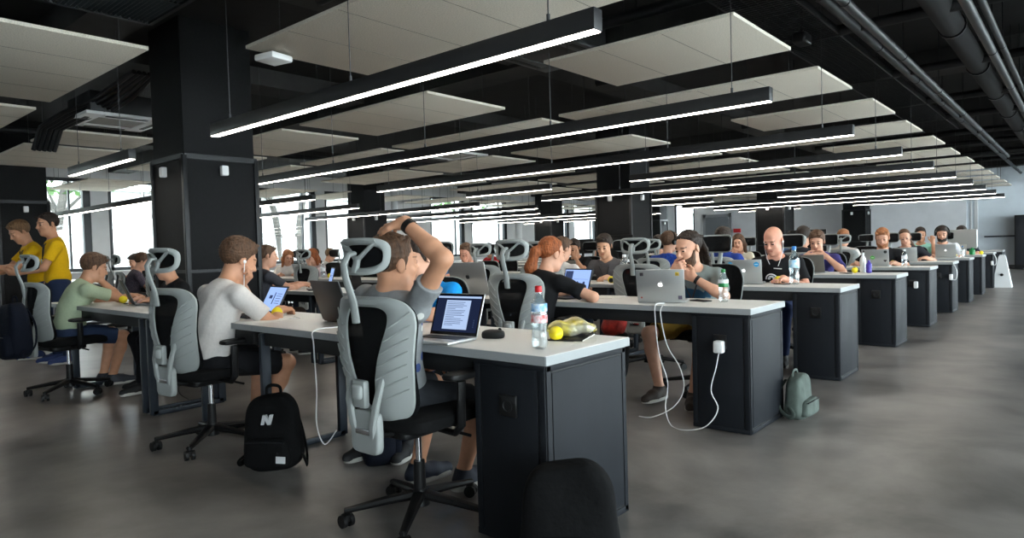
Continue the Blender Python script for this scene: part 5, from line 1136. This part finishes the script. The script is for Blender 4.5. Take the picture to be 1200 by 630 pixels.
person('fair-haired person in white T-shirt with back turned near the windows', -11.4, 7.5, -.5, lean=.25, hd=(-.2, .4, 0), arms=TY(), hair=('short', 'light'), shirt=('white', (206, 200, 196)), S=.95); seat_at(-11.4, 7.5, -.5, 'under the fair-haired person near the windows')
# fifth row and beyond
person('dark-haired person with back turned before the black monitor', -2.98, 9.56, 0, lean=.1, hd=(0, .1, 0), arms=TY(), hair=('short', 'dark'), shirt=('dark', (40, 40, 46)), S=1.05); seat_at(-2.98, 9.5, .1, 'under the dark-haired person before the black monitor')
person('red-bearded man in black T-shirt behind a stickered laptop', -2.16, 10.5, PI+.1, lean=.2, hd=(.05, .35, 0), arms=dict(R=dict(w=(.3, .34, .79), d=(-.3, 1, 0), n=(0, 0, -1)), L=dict(w=(-.16, .34, .79), d=(.6, 1, 0), n=(0, 0, -1))), hair=('short', 'ginger'), beard='ginger', sk='fair', shirt=('black', (24, 24, 27)), h=.009, S=1.0); seat_at(-2.16, 10.5, PI, 'of the red-bearded man', 0, -.06)
person('young woman in white top with a hand on her cheek', -4.18, 10.48, PI+.1, lean=.2, hd=(.1, .2, .1), arms=dict(R=chin('R'), L=TY()['L']), hair=('long', 'brown'), shirt=('cream', (214, 208, 190)), female=True, h=.009, S=.98); seat_at(-4.18, 10.48, PI, 'of the young woman in white')
person('person far back between the headrest and the woman in white', -5.15, 12.35, PI, lean=.2, hd=(0, .3, 0), arms=TY(), hair=('crop', 'ginger'), sk='pink', shirt=('grey', (110, 112, 114)), S=.95)
person('bearded man with sunglasses on his head in a blue shirt', -3.98, 12.4, PI+.05, lean=.15, hd=(.1, .2, 0), arms=TY(), hair=('short', 'dark'), beard='dark', sk='tan', shirt=('denim', (74, 102, 140)), S=1.02, extras=('sunglasses',)); seat_at(-3.98, 12.4, PI, 'of the man with sunglasses on his head')
person('person in dark top leaning sideways over the sixth row', -2.18, 12.36, PI+.1, lean=.25, side=.08, hd=(.1, .3, .15), arms=dict(L=dict(w=(-.26, .34, .80), d=(.8, .6, 0), n=(0, 0, -1)), R=TY()['R']), hair=('tied', 'brown'), sk='fair', shirt=('dark', (46, 46, 50)), S=1.0); seat_at(-2.18, 12.36, PI, 'of the person leaning sideways')
person('person in white shirt behind a white headrest at the sixth row', -2.95, 11.45, 0, lean=.1, hd=(-.1, .1, 0), arms=TY(), hair=('short', 'ginger'), shirt=('white', (206, 200, 196)), S=1.0); seat_at(-2.92, 11.42, .15, 'under the person in white at the sixth row')
person('person in mint T-shirt with raised arm at the seventh row', -2.3, 14.2, PI, lean=.15, hd=(.3, .1, 0), arms=dict(L=dict(e=(-.24, .26, .80), w=(-.2, .2, 1.06), d=(0, 0, 1), n=(0, 1, 0), curl=.9), R=TY()['R']), hair=('short', 'dark'), sk='tan', shirt=('mint', (150, 206, 190)), S=1.03)
person('man looking sideways far behind the sunglasses wearer', -4.2, 14.25, PI+.1, lean=.15, hd=(.3, .2, 0), arms=TY(), hair=('short', 'dark'), sk='pink', shirt=('pale_rose', (190, 170, 168)), S=.98)
person('man in white shirt with black headphones at the seventh row', -1.98, 14.3, PI+.05, lean=.2, hd=(.05, .3, 0), arms=TY(), hair=('short', 'dark'), beard='dark', sk='fair', shirt=('white_print', (220, 220, 222), (190, 194, 200)), S=1.06, extras=('headphones',)); seat_at(-1.98, 14.3, PI, 'of the man with headphones')
person('person almost hidden behind the far desktop computer', -1.9, 16.05, PI, lean=.05, hd=(0, .1, 0), arms=TY(), hair=('short', 'dark'), shirt=('dark', (40, 40, 46)), S=1.04)
person('person in red shirt far back near the windows', -9.0, 9.9, PI-.2, lean=.15, hd=(0, .2, 0), arms=TY(), hair=('short', 'black'), sk='tan', shirt=('red', (190, 40, 48)), S=.95)
person('dark-haired person near the windows behind the fair-haired one', -12.9, 8.5, PI-.2, lean=.2, hd=(0, .3, 0), arms=TY(), hair=('short', 'dark'), sk='tan', shirt=('black', (22, 22, 24)), S=.97)
person('standing figure far off against the bright window', -9.3, 14.4, PI+.8, pel=(0, 0, .9), lean=.02, hd=(0, .1, 0), seated=False, arms=dict(L=dict(w=(-.24, .06, .78), pole=(-.4, -1, 0), d=(0, .1, -1), n=(1, 0, 0)), R=dict(w=(.24, .06, .78), pole=(.4, -1, 0), d=(0, .1, -1), n=(-1, 0, 0))), hair=('short', 'dark'), sk='tan', shirt=('dark', (40, 40, 46)), S=.97)
person('person half hidden in the third row behind the white headrest', -5.3, 9.95, PI, lean=.15, hd=(.1, .2, 0), arms=TY(), hair=('short', 'dark'), sk='fair', shirt=('white', (206, 200, 196)), S=1.0)
# more chairs seen at empty places
for x, y, rz, l in [(-8.9, 6.6, PI, 'third row left of the navy sweater'), (-10.4, 8.45, PI+.2, 'fourth row near the windows'), (-8.4, 5.45, .2, 'third row near the second pillar'), (-9.4, 8.5, PI, 'fourth row left of the second pillar'), (-12.6, 6.5, PI, 'third row nearest the windows'), (-7.6, 8.5, PI-.1, 'fourth row behind the light blue shirt'),
                    (-5.0, 9.5, 0, 'fifth row behind the dark monitor'), (-8.6, 3.55, .3, 'second row left of the big pillar'), (-9.7, 3.55, -.2, 'second row beside the checked shirt'), (-6.0, 12.4, PI, 'sixth row in the middle'), (-3.3, 14.3, PI, 'seventh row behind the sunglasses wearer'), (-4.7, 8.5, PI+.2, 'fourth row right of the man covering his face')]:
    chair(x, y, rz, 'empty white framed mesh office chair, '+l)
